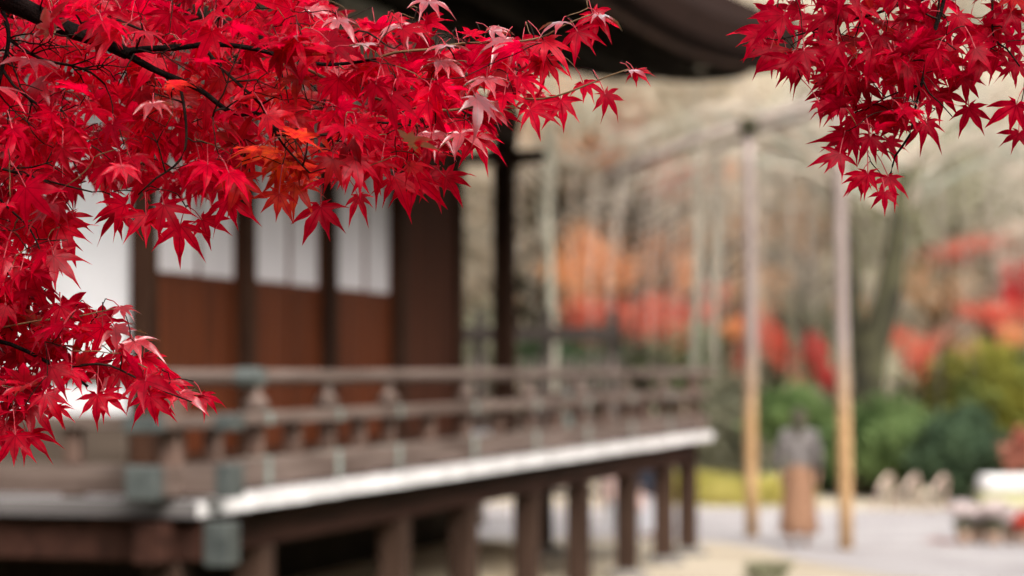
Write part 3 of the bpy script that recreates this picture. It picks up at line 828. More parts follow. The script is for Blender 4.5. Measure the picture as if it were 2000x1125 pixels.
# ------------------------------------------------------------------ weeping cherry
def weeping_cherry():
    y = 40.5
    base = at(1690, 958, y); base.z = 0
    root = empty('weeping_cherry_tree', (base.x, y, 0), 'large weeping cherry with dark mossy leaning trunk and hanging bare strands', 'tree')
    t = MB()
    P = lambda px, py, yy=y: at(px, py, yy) - Vector((base.x, y, 0))
    t.tube([P(1682, 968), P(1690, 800), P(1705, 680), P(1735, 580), P(1752, 470), P(1765, 330)], [0.34, 0.28, 0.25, 0.23, 0.17, 0.12], 10)
    t.tube([P(1690, 790), P(1672, 620, 41), P(1662, 480, 41), P(1620, 330, 41)], [0.18, 0.14, 0.11, 0.08], 8)
    trunk = t.build('trunk', M['bark'], root, smooth=True)
    limbs = MB(); strands = MB()
    tops = [P(1765, 330), P(1752, 420), P(1620, 330, 41), P(1640, 420, 41.4)]
    for i in range(34):
        st = tops[i % 4]
        ang = i * 2.399
        reach = random.uniform(1.0, 6.0)
        end = st + Vector((math.cos(ang) * reach * 0.95 - 0.8, abs(math.sin(ang)) * reach * 0.55 + 0.2, random.uniform(-0.6, 1.9)))
        mid = st.lerp(end, 0.5) + Vector((0, 0, random.uniform(0.7, 1.5)))
        pts = [st.lerp(mid, 0), st.lerp(mid, 0.5) + Vector((0, 0, 0.2)), mid, mid.lerp(end, 0.5) + Vector((0, 0, 0.12)), end]
        limbs.tube(pts, [0.05, 0.04, 0.032, 0.022, 0.012], 5)
        for k in range(11):
            f = random.uniform(0.25, 1.0)
            j = min(3, int(f * 4)); q = pts[j].lerp(pts[j + 1], f * 4 - j)
            out = Vector((math.cos(ang) + random.gauss(0, 0.5), math.sin(ang) + random.gauss(0, 0.5), 0)) * random.uniform(0.15, 0.7)
            ln = random.uniform(1.2, 3.6)
            ln = min(ln, max(0.6, q.z - 1.9))
            strands.tube([q, q + out * 0.6 + Vector((0, 0, 0.10)), q + out + Vector((0, 0, -ln * 0.4)), q + out * 1.05 + Vector((random.gauss(0, 0.1), 0, -ln))],
                         [0.010, 0.009, 0.007, 0.004], 3, cap=False)
    limbs.build('limb', M['taupe'], root, smooth=True)
    strands.build('crown', M['strand'], root)
weeping_cherry()

# ------------------------------------------------------------------ props with crossbar
m = mat_mix('weathered log pole', (0.25, 0.195, 0.178), (0.35, 0.28, 0.255), scale=3, stretch=(4, 4, 0.6), rough=0.85, rnd=0.05)
nt = m.node_tree
tc = nt.nodes.new('ShaderNodeTexCoord'); sp = nt.nodes.new('ShaderNodeSeparateXYZ'); nt.links.new(tc.outputs['Object'], sp.inputs[0])
mr = nt.nodes.new('ShaderNodeMapRange'); mr.inputs[1].default_value = 1.5; mr.inputs[2].default_value = 2.5
nt.links.new(sp.outputs['Z'], mr.inputs[0])
mx = nt.nodes.new('ShaderNodeMix'); mx.data_type = 'RGBA'
p = nt.nodes['Principled BSDF']; src = p.inputs['Base Color'].links[0].from_socket
n9 = nt.nodes.new('ShaderNodeTexNoise'); n9.inputs['Scale'].default_value = 7.0; n9.inputs['Detail'].default_value = 5
r9 = nt.nodes.new('ShaderNodeValToRGB'); r9.color_ramp.elements[0].position = 0.35; r9.color_ramp.elements[1].position = 0.65
r9.color_ramp.elements[0].color = (0.36, 0.21, 0.10, 1); r9.color_ramp.elements[1].color = (0.58, 0.37, 0.19, 1)
nt.links.new(tc.outputs['Object'], n9.inputs['Vector']); nt.links.new(n9.outputs['Fac'], r9.inputs[0]); nt.links.new(r9.outputs[0], mx.inputs['A'])
nt.links.new(mr.outputs[0], mx.inputs['Factor']); nt.links.new(src, mx.inputs['B']); nt.links.new(mx.outputs['Result'], p.inputs['Base Color'])
M['pole'] = m
M['bar'] = mat_mix('grey weathered bar', (0.24, 0.19, 0.165), (0.35, 0.29, 0.26), scale=3, stretch=(0.6, 4, 4), rough=0.85)
pa = at(1467, 1050, 30.8); pb = at(1655, 1075, 28.7)
props = empty('tree_prop_frame', (pa.x, pa.y, 0), 'pair of tall wooden props with a slanting crossbar holding up cherry boughs', 'prop frame')
o0 = Vector((pa.x, pa.y, 0))
def prop(px0, px1, pytop, y, r):
    b = at(px0, 1000, y); b.z = -0.1
    tp = at(px1, pytop, y)
    mb = MB()
    pts = [b.lerp(tp, f) for f in (0, 0.15, 0.3, 0.45, 0.6, 0.75, 0.9, 1.0)]
    pts = [q + Vector((random.gauss(0, 0.006), 0, 0)) for q in pts]
    mb.tube([q - o0 for q in pts], [r * 1.02, r, r * 1.0, r * 0.97, r * 0.95, r * 0.9, r * 0.86, r * 0.84], 12)
    return mb.build('prop', M['pole'], props, smooth=True)
prop(1468, 1461, 246, 30.8, 0.082)
prop(1655, 1636, 160, 28.7, 0.084)
mb = MB(); mb.tube([at(1180, 345, 31.0) - o0, at(1330, 282, 30.95) - o0, at(1463, 238, 30.9) - o0, at(1600, 196, 30.9) - o0, at(1760, 150, 31) - o0], [0.045, 0.055, 0.06, 0.065, 0.07], 8)
mb.build('crossbar', M['bar'], props, smooth=True)
mb = MB(); mb.tube([at(1380, 300, 31.2) - o0, at(1463, 262, 31.05) - o0, at(1620, 215, 31.2) - o0, at(1800, 190, 31.4) - o0], [0.03, 0.045, 0.055, 0.06], 8)
mb.build('crossbar', M['bar'], props, smooth=True)
lash = MB()
for q in range(5):
    lash.tube([at(1463, 250, 30.8) - o0 + Vector((0, 0, -0.10 + q * 0.045)), at(1463, 250, 30.8) - o0 + Vector((0, 0, -0.06 + q * 0.045))], 0.115, 10)
lash.build('rope_lashing', M['bark'], props)

# ------------------------------------------------------------------ trellis fence beyond the veranda end
M['fence'] = mat_mix('dark fence timber', (0.030, 0.022, 0.018), (0.06, 0.048, 0.04), scale=3, rough=0.85)
fy = 33.0
fo = at(1070, 0, fy); fo.z = 0
fence = empty('trellis_fence', fo, 'dark wooden trellis fence standing past the open corner column', 'fence')
for px in (938, 1068, 1197):
    x = at(px, 0, fy).x - fo.x
    MB().bbox((x - 0.075, -0.075, -0.05), (x + 0.075, 0.075, 2.95), 0.01).build('post', M['fence'], fence)
x0, x1 = at(905, 0, fy).x - fo.x, at(1212, 0, fy).x - fo.x
for z, h in ((2.72, 0.20), (1.5, 0.08), (0.5, 0.08)):
    MB().bbox((x0, -0.12, z - h), (x1, -0.078, z), 0.008).build('rail', M['fence'], fence)
for q in range(12):
    x = x0 + 0.1 + q * (x1 - x0 - 0.2) / 11
    MB().bbox((x - 0.02, -0.077, 0.1), (x + 0.02, -0.05, 2.30), 0.004).build('slat', M['bar'], fence)

# ------------------------------------------------------------------ hoop edging
M['hoop'] = mat_mix('split bamboo', (0.50, 0.36, 0.29), (0.64, 0.49, 0.41), scale=6, rough=0.5)
for i, (px, y) in enumerate(((1722, 36.9), (1772, 36.75), (1828, 36.6))):
    c = at(px, 0, y)
    mb = MB()
    pts = []
    for k in range(13):
        a = math.pi * k / 12
        pts.append((-0.17 * math.cos(a) + 0.12 * math.sin(a), -0.34 * math.cos(a), 0.52 * math.sin(a) ** 0.75 - (0.04 if k in (0, 12) else 0)))
    mb.tube(pts, 0.030, 8)
    o = mb.build('bamboo_hoop', M['hoop'], None, smooth=True)
    o.location = (c.x, y, 0)
    tag(o, 'bent bamboo hoop of the low edging before the dark bush', 'hoop edging', 'bamboo hoops along the bed')

# ------------------------------------------------------------------ bench with white top
M['cloth_white'] = mat_mix('white cloth', (0.74, 0.70, 0.68), (0.84, 0.81, 0.79), scale=4, rough=0.9)
M['cloth_green'] = mat_mix('yellow green skirt cloth', (0.45, 0.43, 0.22), (0.58, 0.56, 0.32), scale=4, rough=0.9)
c = at(1985, 1000, 35.2)
bench = empty('bench', (c.x, 35.2, 0), 'low bench with white cloth top and yellow-green skirt beside red bush', 'bench')
MB().bbox((-0.52, -0.30, 0.36), (0.70, 0.30, 0.60), 0.05).build('seat', M['cloth_white'], bench)
MB().bbox((-0.54, -0.26, 0.0), (0.54, 0.26, 0.358), 0.02).build('skirt', M['cloth_green'], bench)

# ------------------------------------------------------------------ potted chrysanthemums
M['petal'] = mat_foliage('white petals', (0.72, 0.62, 0.60), (0.86, 0.78, 0.76), scale=9)
M['pot'] = mat_mix('brown clay pot', (0.40, 0.26, 0.18), (0.50, 0.34, 0.25), scale=6, rough=0.7)
def potted(px, y, petal, hh, label):
    c = at(px, 0, y)
    root = empty('potted_chrysanthemum', (c.x, y, 0), label, 'potted plant', 0, 'potted chrysanthemums on the gravel')
    mb = MB(); mb.tube([(0, 0, 0.008), (0, 0, 0.02), (0, 0, 0.15), (0, 0, 0.17), (0, 0, 0.165)], [0.065, 0.07, 0.10, 0.105, 0.08], 14)
    mb.build('pot', M['pot'], root, smooth=True)
    mb = MB(); leaf_cloud(mb, 260, (0, 0, 0.24), (0.13, 0.13, 0.09), 0.03)
    mb.build('leaves', M['grey_green'], root)
    for k in range(9):
        a = k * 2.4; r = 0.035 * math.sqrt(k) * 1.1
        z = hh + random.uniform(-0.05, 0.05)
        hx, hy = r * math.cos(a), r * math.sin(a)
        st = MB(); st.tube([(hx * 0.4, hy * 0.4, 0.15), (hx, hy, z)], 0.005, 5); stem = st.build('stem', M['olive'], root)
        fb = MB(); leaf_cloud(fb, 200, (hx * 1.5, hy * 1.5, z + 0.02), (0.075, 0.075, 0.065), 0.028, shell=0.3)
        fb.build('blossom', M[petal], stem)
for px, y, pt, hh, lb in ((1882, 29.6, 'petal', 0.40, 'potted white chrysanthemum, endmost of the row beside fallen red leaves'),
                          (1910, 29.7, 'petal', 0.36, 'potted white chrysanthemum standing second in the row'),
                          (1940, 29.5, 'petal', 0.42, 'tallest potted white chrysanthemum in the row'),
                          (1972, 29.6, 'petal', 0.34, 'potted white chrysanthemum next to the red one'),
                          (2002, 29.5, 'scarlet', 0.30, 'potted red chrysanthemum at the end of the row')):
    potted(px, y, pt, hh, lb)
mb = MB()
for k in range(70):
    x = random.gauss(at(1845, 0, 29.8).x, 0.10); yy = 29.8 + random.gauss(0, 0.35); a = random.uniform(0, 6.28); s = random.uniform(0.02, 0.04)
    b = len(mb.v); z = 0.012 + random.uniform(0, 0.01)
    mb.v += [(x + s * math.cos(a + q * 1.57), yy + s * math.sin(a + q * 1.57), z + random.uniform(0, 0.015)) for q in range(4)]
    mb.f.append([b, b + 1, b + 2, b + 3]); mb.m.append(0)
o = mb.build('fallen_leaves', M['rose'], None, kind='stuff'); tag(o, 'fallen red leaves on the gravel by the potted flowers', 'leaves')


# ================================================================== people
def skin_mesh(name, verts, edges, mat, parent, sub=2):
    """continuous figure surface grown over joints: verts = (x,y,z,rx,ry)"""
    me = bpy.data.meshes.new(name)
    me.from_pydata([v[:3] for v in verts], edges, [])
    o = bpy.data.objects.new(name, me); COL.objects.link(o); o.parent = parent
    md = o.modifiers.new('skin', 'SKIN'); md.use_smooth_shade = True
    for i, v in enumerate(verts):
        sv_ = me.skin_vertices[0].data[i]; sv_.radius = (v[3], v[4] if len(v) > 4 else v[3])
        sv_.use_root = (i == 0)
    ss = o.modifiers.new('smooth', 'SUBSURF'); ss.levels = sub; ss.render_levels = sub
    me.materials.append(mat)
    return o


M['skin'] = mat_mix('skin', (0.52, 0.32, 0.22), (0.60, 0.38, 0.28), scale=5, rough=0.6)


def cloth(name, c1, c2):
    return mat_mix(name, c1, c2, scale=14, rough=0.9, detail=3)


def person(loc, rz, h, label, hair, jacket, lower, lower_kind, shoe, arm=0.0, hat=None, name='person'):
    root = empty(name, loc, label, 'person', rz)
    k = h / 1.65
    S = lambda *a: tuple(x * k for x in a)
    def mir(s):
        return [S(s * 0.17, 0, 1.33, 0.055, 0.055), S(s * 0.235, 0.01, 1.08, 0.042, 0.042), S(s * 0.22, -0.06 - arm, 0.88 + arm * 0.8, 0.032, 0.032), S(s * 0.215, -0.085 - arm, 0.80 + arm, 0.036, 0.024)]
    V = [S(0, 0, 0.90, 0.14, 0.11), S(0, 0.0, 1.10, 0.125, 0.095), S(0, 0, 1.30, 0.14, 0.095), S(0, 0.005, 1.42, 0.055, 0.055), S(0, -0.005, 1.49, 0.066, 0.076), S(0, -0.012, 1.57, 0.072, 0.086), S(0, -0.005, 1.63, 0.045, 0.055)]
    E = [(0, 1), (1, 2), (2, 3), (3, 4), (4, 5), (5, 6)]
    for s in (-1, 1):
        b = len(V); V += mir(s); E += [(2, b), (b, b + 1), (b + 1, b + 2), (b + 2, b + 3)]
        b2 = len(V)
        # five short fingers and thumb
        for q in range(4):
            fx = (q - 1.5) * 0.014
            V += [S(s * 0.215 + fx * 0.3, -0.085 - arm + fx, 0.765 + arm - abs(fx) * 0.3, 0.009, 0.009), S(s * 0.21 + fx * 0.3, -0.09 - arm + fx, 0.715 + arm + abs(fx) * 0.6, 0.007, 0.007)]
            e = len(V) - 2; E += [(b + 3, e), (e, e + 1)]
        V += [S(s * 0.195, -0.11 - arm, 0.785 + arm, 0.010, 0.010), S(s * 0.185, -0.125 - arm, 0.755 + arm, 0.008, 0.008)]
        e = len(V) - 2; E += [(b + 3, e), (e, e + 1)]
        b = len(V)
        V += [S(s * 0.085, 0, 0.80, 0.085, 0.09), S(s * 0.09, -0.01, 0.47, 0.055, 0.06), S(s * 0.09, 0.01, 0.30, 0.052, 0.055), S(s * 0.09, 0.015, 0.07, 0.034, 0.036), S(s * 0.095, -0.10, 0.03, 0.036, 0.026)]
        E += [(0, b), (b, b + 1), (b + 1, b + 2), (b + 2, b + 3), (b + 3, b + 4)]
    body = skin_mesh('body', V, E, M['skin'], root, 1)
    # face: nose, eyes, mouth as shallow relief
    f = MB(); f.tube([S(0, -0.085, 1.575), S(0, -0.108, 1.535), S(0, -0.090, 1.525)], [0.008 * k, 0.014 * k, 0.010 * k], 6)
    f.build('nose', M['skin'], body, smooth=True)
    for s in (-1, 1):
        MB().tube([S(s * 0.03, -0.078, 1.56), S(s * 0.03, -0.088, 1.56)], 0.010 * k, 8).build('eye', M['bark_black'], body)
        MB().tube([S(s * 0.070, 0.005, 1.585), S(s * 0.084, 0.012, 1.56), S(s * 0.074, 0.006, 1.525)], [0.010 * k, 0.016 * k, 0.008 * k], 6).build('ear', M['skin'], body, smooth=True)
    MB().box(S(-0.024, -0.088, 1.492), S(0.024, -0.078, 1.50)).build('mouth', M['stalk'], body)
    hm = MB()                                             # cap of hair: open over the face, down to the nape behind
    nr, nc = 8, 18
    for q in range(nr + 1):
        ph = math.pi * 0.5 * q / nr * 1.45
        for w in range(nc):
            a = 2 * math.pi * w / nc
            front = max(0.0, -math.sin(a))
            p_ = min(ph, 1.15 + (1 - front) * 1.2)
            rr = 0.088 * math.sin(min(p_, 1.75)) + 0.002
            hm.v.append(S(rr * math.cos(a) * 0.95, 0.005 + rr * 1.12 * math.sin(a), 1.565 + 0.092 * math.cos(p_) - 0.21 * max(0.0, math.sin(a)) * (q / nr) ** 2))
    for q in range(nr):
        for w in range(nc):
            hm.f.append([q * nc + w, q * nc + (w + 1) % nc, (q + 1) * nc + (w + 1) % nc, (q + 1) * nc + w]); hm.m.append(0)
    hm.build('hair', hair, body, smooth=True)
    jv = [S(0, 0, 0.80, 0.185, 0.15), S(0, 0, 1.05, 0.165, 0.13), S(0, 0, 1.30, 0.158, 0.115), S(0, 0.005, 1.425, 0.070, 0.070)]
    je = [(0, 1), (1, 2), (2, 3)]
    for s in (-1, 1):
        b = len(jv); jv += [S(s * 0.172, 0, 1.335, 0.078, 0.080), S(s * 0.24, 0.01, 1.08, 0.062, 0.062), S(s * 0.222, -0.055 - arm, 0.895 + arm * 0.8, 0.05, 0.05)]
        je += [(2, b), (b, b + 1), (b + 1, b + 2)]
    skin_mesh('jacket', jv, je, jacket, body, 2)
    if lower_kind == 'skirt':
        mb = MB()
        prof = [(1.00, 0.15), (0.85, 0.175), (0.6, 0.20), (0.35, 0.225), (0.16, 0.245), (0.15, 0.235)]
        n = 20
        for z, r in prof:
            for q in range(n):
                a = 2 * math.pi * q / n
                w = 1 + 0.035 * math.sin(a * 7) * (1.0 - z)
                mb.v.append(S(r * math.cos(a) * w, r * 0.8 * math.sin(a) * w, z))
        for i in range(len(prof) - 1):
            for q in range(n):
                mb.f.append([i * n + q, i * n + (q + 1) % n, (i + 1) * n + (q + 1) % n, (i + 1) * n + q]); mb.m.append(0)
        mb.build('skirt', lower, body, smooth=True)
    else:
        tv = [S(0, 0, 0.96, 0.15, 0.12)]; te = []
        for s in (-1, 1):
            b = len(tv); tv += [S(s * 0.085, 0, 0.78, 0.098, 0.10), S(s * 0.09, -0.01, 0.47, 0.073, 0.078), S(s * 0.09, 0.012, 0.10, 0.062, 0.066)]
            te += [(0, b), (b, b + 1), (b + 1, b + 2)]
        skin_mesh('trousers', tv, te, lower, body, 2)
    for s in (-1, 1):
        sv2 = [S(s * 0.09, 0.03, 0.045, 0.046, 0.042), S(s * 0.093, -0.06, 0.038, 0.048, 0.036), S(s * 0.096, -0.14, 0.032, 0.042, 0.030)]
        skin_mesh('shoe', sv2, [(0, 1), (1, 2)], shoe, body, 1)
    if hat is not None:
        ht = MB(); ht.tube([S(0, 0, 1.575), S(0, 0, 1.585), S(0, 0, 1.60), S(0, 0.0, 1.66), S(0, 0.0, 1.70), S(0, 0, 1.715)], [0.15 * k, 0.15 * k, 0.105 * k, 0.10 * k, 0.08 * k, 0.03 * k], 16)
        ht.build('hat', hat, body, smooth=True)
    return root


c_grey = cloth('grey mauve jacket cloth', (0.15, 0.135, 0.13), (0.23, 0.205, 0.20))
c_brown = cloth('warm brown skirt cloth', (0.25, 0.135, 0.08), (0.34, 0.185, 0.115))
c_hair = cloth('dark brown hair', (0.05, 0.045, 0.03), (0.09, 0.08, 0.055))
c_navy = cloth('navy black cloth', (0.012, 0.014, 0.022), (0.030, 0.034, 0.050))
c_pale = cloth('pale blue grey cloth', (0.50, 0.50, 0.54), (0.64, 0.64, 0.68))
c_pink = cloth('dusty pink cloth', (0.52, 0.36, 0.33), (0.64, 0.46, 0.42))
c_cream = cloth('cream hat', (0.66, 0.50, 0.30), (0.78, 0.62, 0.40))
c_dark = cloth('dark shoe', (0.03, 0.025, 0.022), (0.06, 0.05, 0.045))
c_tan = cloth('tan shoe', (0.42, 0.25, 0.20), (0.52, 0.33, 0.27))
pc = at(1560, 1070, 29.2)
person((pc.x, 29.2, 0.008), R(165), 1.66, 'person in grey jacket and long brown skirt standing between the tall props', c_hair, c_grey, c_brown, 'skirt', c_tan)
p1 = at(1197, 1070, 30.4)
person((p1.x, 30.4, 0.008), R(-20), 0.93, 'small child in cream hat, pink top and pale trousers seen under veranda', c_hair, c_pink, c_pale, 'trousers', c_pale, hat=c_cream)
p2 = at(1264, 1070, 30.7)
person((p2.x, 30.7, 0.008), R(30), 1.02, 'child in navy-black coat and grey trousers seen between the veranda posts', c_dark, c_navy, c_pale, 'trousers', c_dark, arm=0.04)
bagp = at(1246, 985, 30.5)
bag = MB(); bag.tube([(0, 0, -0.085), (0, 0, -0.07), (0, 0, 0.0), (0, 0, 0.06), (0, 0, 0.085), (0, 0, 0.11)], [0.03, 0.075, 0.10, 0.075, 0.025, 0.04], 14)
bag.tube([(0, 0, 0.09), (0.03, 0.02, 0.16), (0.06, 0.06, 0.24)], 0.008, 5)
o = bag.build('drawstring_bag', c_pink, None, smooth=True); o.location = bagp
tag(o, 'round pink drawstring bag held by the child in the navy-black coat', 'bag')


# ================================================================== maple boughs in focus
def leaf_geometry(seed):
    rg = random.Random(seed)
    ang = [-122, -78, -39, 0, 39, 78, 122]
    ln = [0.40, 0.74, 0.93, 1.0, 0.93, 0.74, 0.40]
    ang = [a + rg.uniform(-8, 8) for a in ang]
    ln = [l * rg.uniform(0.78, 1.10) for l in ln]
    dr0 = rg.uniform(0.0, 0.35)
    droop = [dr0 + rg.uniform(-0.05, 0.40) for _ in ang]
    fold = rg.uniform(0.05, 0.75)
    twist = [rg.uniform(-0.28, 0.28) for _ in ang]
    V = [(0, 0, 0)]; rib = [0.0]; F = []
    def pol(a, r):
        a = math.radians(a)
        return (r * math.sin(a), r * math.cos(a))
    def add(x, y, rb, dr, sid):
        r = math.hypot(x, y)
        z = -dr * r * r * 0.9 + fold * rb * 0.16 * (1.1 - r * 0.4) + sid * r * r * 0.5
        V.append((x, y, z)); rib.append(rb); return len(V) - 1
    # sinus points between lobes
    sin_ = []
    for i in range(6):
        r = (0.22, 0.32, 0.365, 0.365, 0.32, 0.22)[i] * rg.uniform(0.9, 1.1)
        x, y = pol((ang[i] + ang[i + 1]) / 2, r)
        sin_.append(add(x, y, 1.0, (droop[i] + droop[i + 1]) / 2, 0))
    x, y = pol(ang[0] - 26, 0.13); first = add(x, y, 1.0, droop[0], 0)
    x, y = pol(ang[6] + 26, 0.13); last = add(x, y, 1.0, droop[6], 0)
    for i, (a, l) in enumerate(zip(ang, ln)):
        lo = first if i == 0 else sin_[i - 1]
        hi = last if i == 6 else sin_[i]
        small = i in (0, 6)
        rs = 0.19 if small else 0.40 * (0.85 if i in (1, 5) else 1)
        ax = pol(a, 1.0); nx = (ax[1], -ax[0])      # nx points to larger angle
        def row(f, w):
            m = add(ax[0] * f, ax[1] * f, 0.0, droop[i], twist[i] * 0)
            p = add(ax[0] * f - nx[0] * w, ax[1] * f - nx[1] * w, 1.0, droop[i], -twist[i])
            q = add(ax[0] * f + nx[0] * w, ax[1] * f + nx[1] * w, 1.0, droop[i], twist[i])
            return p, m, q
        m0 = add(ax[0] * rs, ax[1] * rs, 0.0, droop[i], 0)
        rows = [(lo, m0, hi)]
        w = 0.146 * l * rg.uniform(0.85, 1.1)
        if small: specs = [(0.55 * l, 0.095 * l)]
        else: specs = [(0.50 * l + 0.03, w), (0.67 * l, w * 0.80), (0.84 * l, w * 0.33)]
        for f, ww in specs:
            rows.append(row(f, ww))
        tip = add(ax[0] * l * 1.10, ax[1] * l * 1.10, 0.6, droop[i] * 1.15, 0)
        F += [(0, m0, lo), (0, hi, m0)]
        for (p0, c0, q0), (p1, c1, q1) in zip(rows[:-1], rows[1:]):
            F += [(p0, c0, c1, p1), (c0, q0, q1, c1)]
        p, c, q = rows[-1]
        F += [(p, c, tip), (c, q, tip)]
    return V, F, rib


LEAF = [leaf_geometry(100 + i) for i in range(24)]
LEAF_ME = []
for i, (V, F, rib) in enumerate(LEAF):
    me = bpy.data.meshes.new('leaf')
    me.from_pydata(V, [], F)
    at_ = me.attributes.new('rib', 'FLOAT', 'POINT'); at_.data.foreach_set('value', rib)
    me.polygons.foreach_set('use_smooth', [True] * len(F))
    me.materials.append(M['leaf']); me.update()
    LEAF_ME.append(me)


def leaf_matrix(pos, theta, beta, yaw, size):
    th = R(theta)
    t = Vector((math.sin(th), 0, -math.cos(th))); n = Vector((0, -1, 0)); x = t.cross(n)
    B = Matrix((x, t, n)).transposed()               # columns: leaf x, leaf y (tip), leaf z (upper face)
    B = Matrix.Rotation(R(yaw), 3, 'Z') @ Matrix.Rotation(R(-beta), 3, 'X') @ B
    return Matrix.Translation(pos) @ B.to_4x4() @ Matrix.Diagonal((size, size, size, 1))


def in_poly(x, y, poly):
    c = False; j = len(poly) - 1
    for i in range(len(poly)):
        xi, yi = poly[i]; xj, yj = poly[j]
        if (yi > y) != (yj > y) and x < (xj - xi) * (y - yi) / (yj - yi) + xi: c = not c
        j = i
    return c


class Network:
    def __init__(self):
        self.p = []; self.r = []
        self.limb = MB(); self.twig = MB(); self.young = MB(); self.stalk = MB()

    def line(self, pts, r0, r1, mb, n=8, step=0.012, jit=0.0):
        pts = [Vector(p) for p in pts]
        # smooth polyline
        out = []
        for i in range(len(pts) - 1):
            p0 = pts[max(i - 1, 0)]; p1 = pts[i]; p2 = pts[i + 1]; p3 = pts[min(i + 2, len(pts) - 1)]
            seg = max(2, int((p2 - p1).length / step))
            for k in range(seg):
                t = k / seg
                q = 0.5 * ((2 * p1) + (p2 - p0) * t + (2 * p0 - 5 * p1 + 4 * p2 - p3) * t * t + (3 * p1 - p0 - 3 * p2 + p3) * t ** 3)
                out.append(q)
        out.append(pts[-1])
        if jit:
            out = [out[0]] + [q + Vector((random.gauss(0, jit), random.gauss(0, jit), random.gauss(0, jit))) for q in out[1:-1]] + [out[-1]]
        m = len(out)
        rad = [(r0 + (r1 - r0) * i / (m - 1)) * (1 + 0.10 * random.random()) for i in range(m)]
        mb.tube(out, rad, n)
        self.p += out; self.r += rad

    def nearest(self, q):
        A = np.array(self.p); d = np.linalg.norm(A - np.array(q), axis=1)
        i = int(d.argmin()); return i, d[i]


def grow_tree(net, leaves):
    """connect every leaf to the branch network with twigs and red stalks"""
    todo = []
    for lf in leaves:
        mtx = lf['m']; base = mtx.translation
        back = -(mtx.to_3x3() @ Vector((0, 1, 0))).normalized()
        pl = random.uniform(0.018, 0.036)
        node = base + back * pl * 0.75 + Vector((random.gauss(0, 0.004), random.gauss(0, 0.006), pl * 0.35))
        i, d = net.nearest(node)
        todo.append((d, base, node))
    todo.sort(key=lambda t: t[0])
    for d, base, node in todo:
        i, d = net.nearest(node)
        a = Vector(net.p[i])
        if d > 0.010:
            r0 = min(net.r[i] * 0.7, 0.0016); r1 = 0.00075
            mid = a.lerp(node, 0.5) + Vector((random.gauss(0, d * 0.08), random.gauss(0, d * 0.08), random.gauss(d * 0.06, d * 0.05)))
            young = random.random() < 0.25
            net.line([a, mid, node], r0, r1, net.young if young else net.twig, 5, step=0.012, jit=0.0006)
            a = node
        m = a.lerp(base, 0.5) + Vector((0, 0, 0.003))
        net.stalk.tube([a, m, base], [0.00075, 0.0006, 0.0008], 4, cap=False)


def finish_tree(root, net, leaves, max_parts=300):
    inv = root.matrix_world.inverted() if False else Matrix.Translation(-root.location)
    def shift(mb): mb.v = [tuple(Vector(v) - root.location) for v in mb.v]; return mb
    shift(net.limb).build('branch', M['bark_black'], root, smooth=True)
    if net.twig.v: shift(net.twig).build('twigs', M['twig'], root, smooth=True, kind='stuff')
    if net.young.v: shift(net.young).build('young_shoots', M['young_twig'], root, smooth=True, kind='stuff')
    if net.stalk.v: shift(net.stalk).build('leaf_stalks', M['stalk'], root, smooth=True, kind='stuff')
    # the ones that show most (front of the mass) as single leaves, the rest as one mass behind
    leaves = sorted(leaves, key=lambda l: (0 if l.get('hand') else 1, l['m'].translation.y - 4 * l['s']))
    for lf in leaves[:max_parts]:
        o = bpy.data.objects.new('leaf', LEAF_ME[lf['k']]); COL.objects.link(o)
        o.parent = root
        o.matrix_parent_inverse = Matrix.Identity(4)
        o.matrix_local = inv @ lf['m']
        o.color = (*lf['tint'], lf['wax'])
    rest = leaves[max_parts:]
    if rest:
        mb = MB(); tint = []; ribs = []
        for lf in rest:
            V, F, rib = LEAF[lf['k']]; b = len(mb.v); mm = inv @ lf['m']
            mb.v += [tuple(mm @ Vector(v)) for v in V]
            mb.f += [[b + i for i in f] for f in F]
            ribs += rib; tint += [(*lf['tint'], lf['wax'])] * len(V)
        me = mb.mesh('leaf_mass', M['leaf_mass'], True)
        a1 = me.attributes.new('rib', 'FLOAT', 'POINT'); a1.data.foreach_set('value', ribs)
        a2 = me.attributes.new('tint', 'FLOAT_COLOR', 'POINT'); a2.data.foreach_set('color', np.array(tint, dtype=np.float32).ravel())
        o = link('leaf_mass', me, root); o['kind'] = 'stuff'


def mk(px, py, y, theta, beta, yaw, size, light=1.0, orange=0.0, hand=False, wax=None):
    if wax is None: wax = random.random() ** 4 * 0.15 if random.random() < 0.96 else random.uniform(0.2, 0.7)
    return dict(m=leaf_matrix(at(px, py, y), theta, beta, yaw, size), s=size, k=random.randrange(len(LEAF)), tint=(light, orange, random.random()), hand=hand, wax=wax)


# ---------------------------------------------------------------- left tree
left = empty('japanese_maple', (-1.95, 3.55, 0), 'red Japanese maple whose boughs hang before the temple hall', 'tree')
net = Network()
P = lambda L: [at(x, y, d) for x, y, d in L]
net.line([(-1.95, 3.55, -0.05), (-1.93, 3.55, 0.9), (-1.80, 3.5, 1.7), (-1.62, 3.42, 2.35), (-1.30, 3.32, 2.72), (-0.98, 3.22, 2.70)] + P([(-300, -25, 3.10), (-120, -28, 3.03), (0, -2, 3.0), (80, 32, 2.99), (140, 60, 2.99), (200, 80, 2.99), (250, 106, 3.0)]), 0.085, 0.0072, net.limb, 10, step=0.03)
net.line(P([(245, 100, 3.0), (290, 95, 3.01), (340, 93, 3.01), (420, 86, 3.02), (500, 96, 3.03), (560, 112, 3.04), (640, 126, 3.05), (735, 116, 3.06)]), 0.0042, 0.0018, net.limb, 7)
net.line(P([(235, 98, 3.0), (300, 135, 3.02), (370, 165, 3.0), (405, 185, 2.99), (440, 213, 2.99), (475, 224, 3.0), (500, 220, 3.02)]), 0.0050, 0.0022, net.limb, 7)
net.line(P([(160, 48, 3.12), (215, 38, 3.10), (262, 52, 3.08), (300, 70, 3.07)]), 0.0032, 0.0012, net.twig, 6)
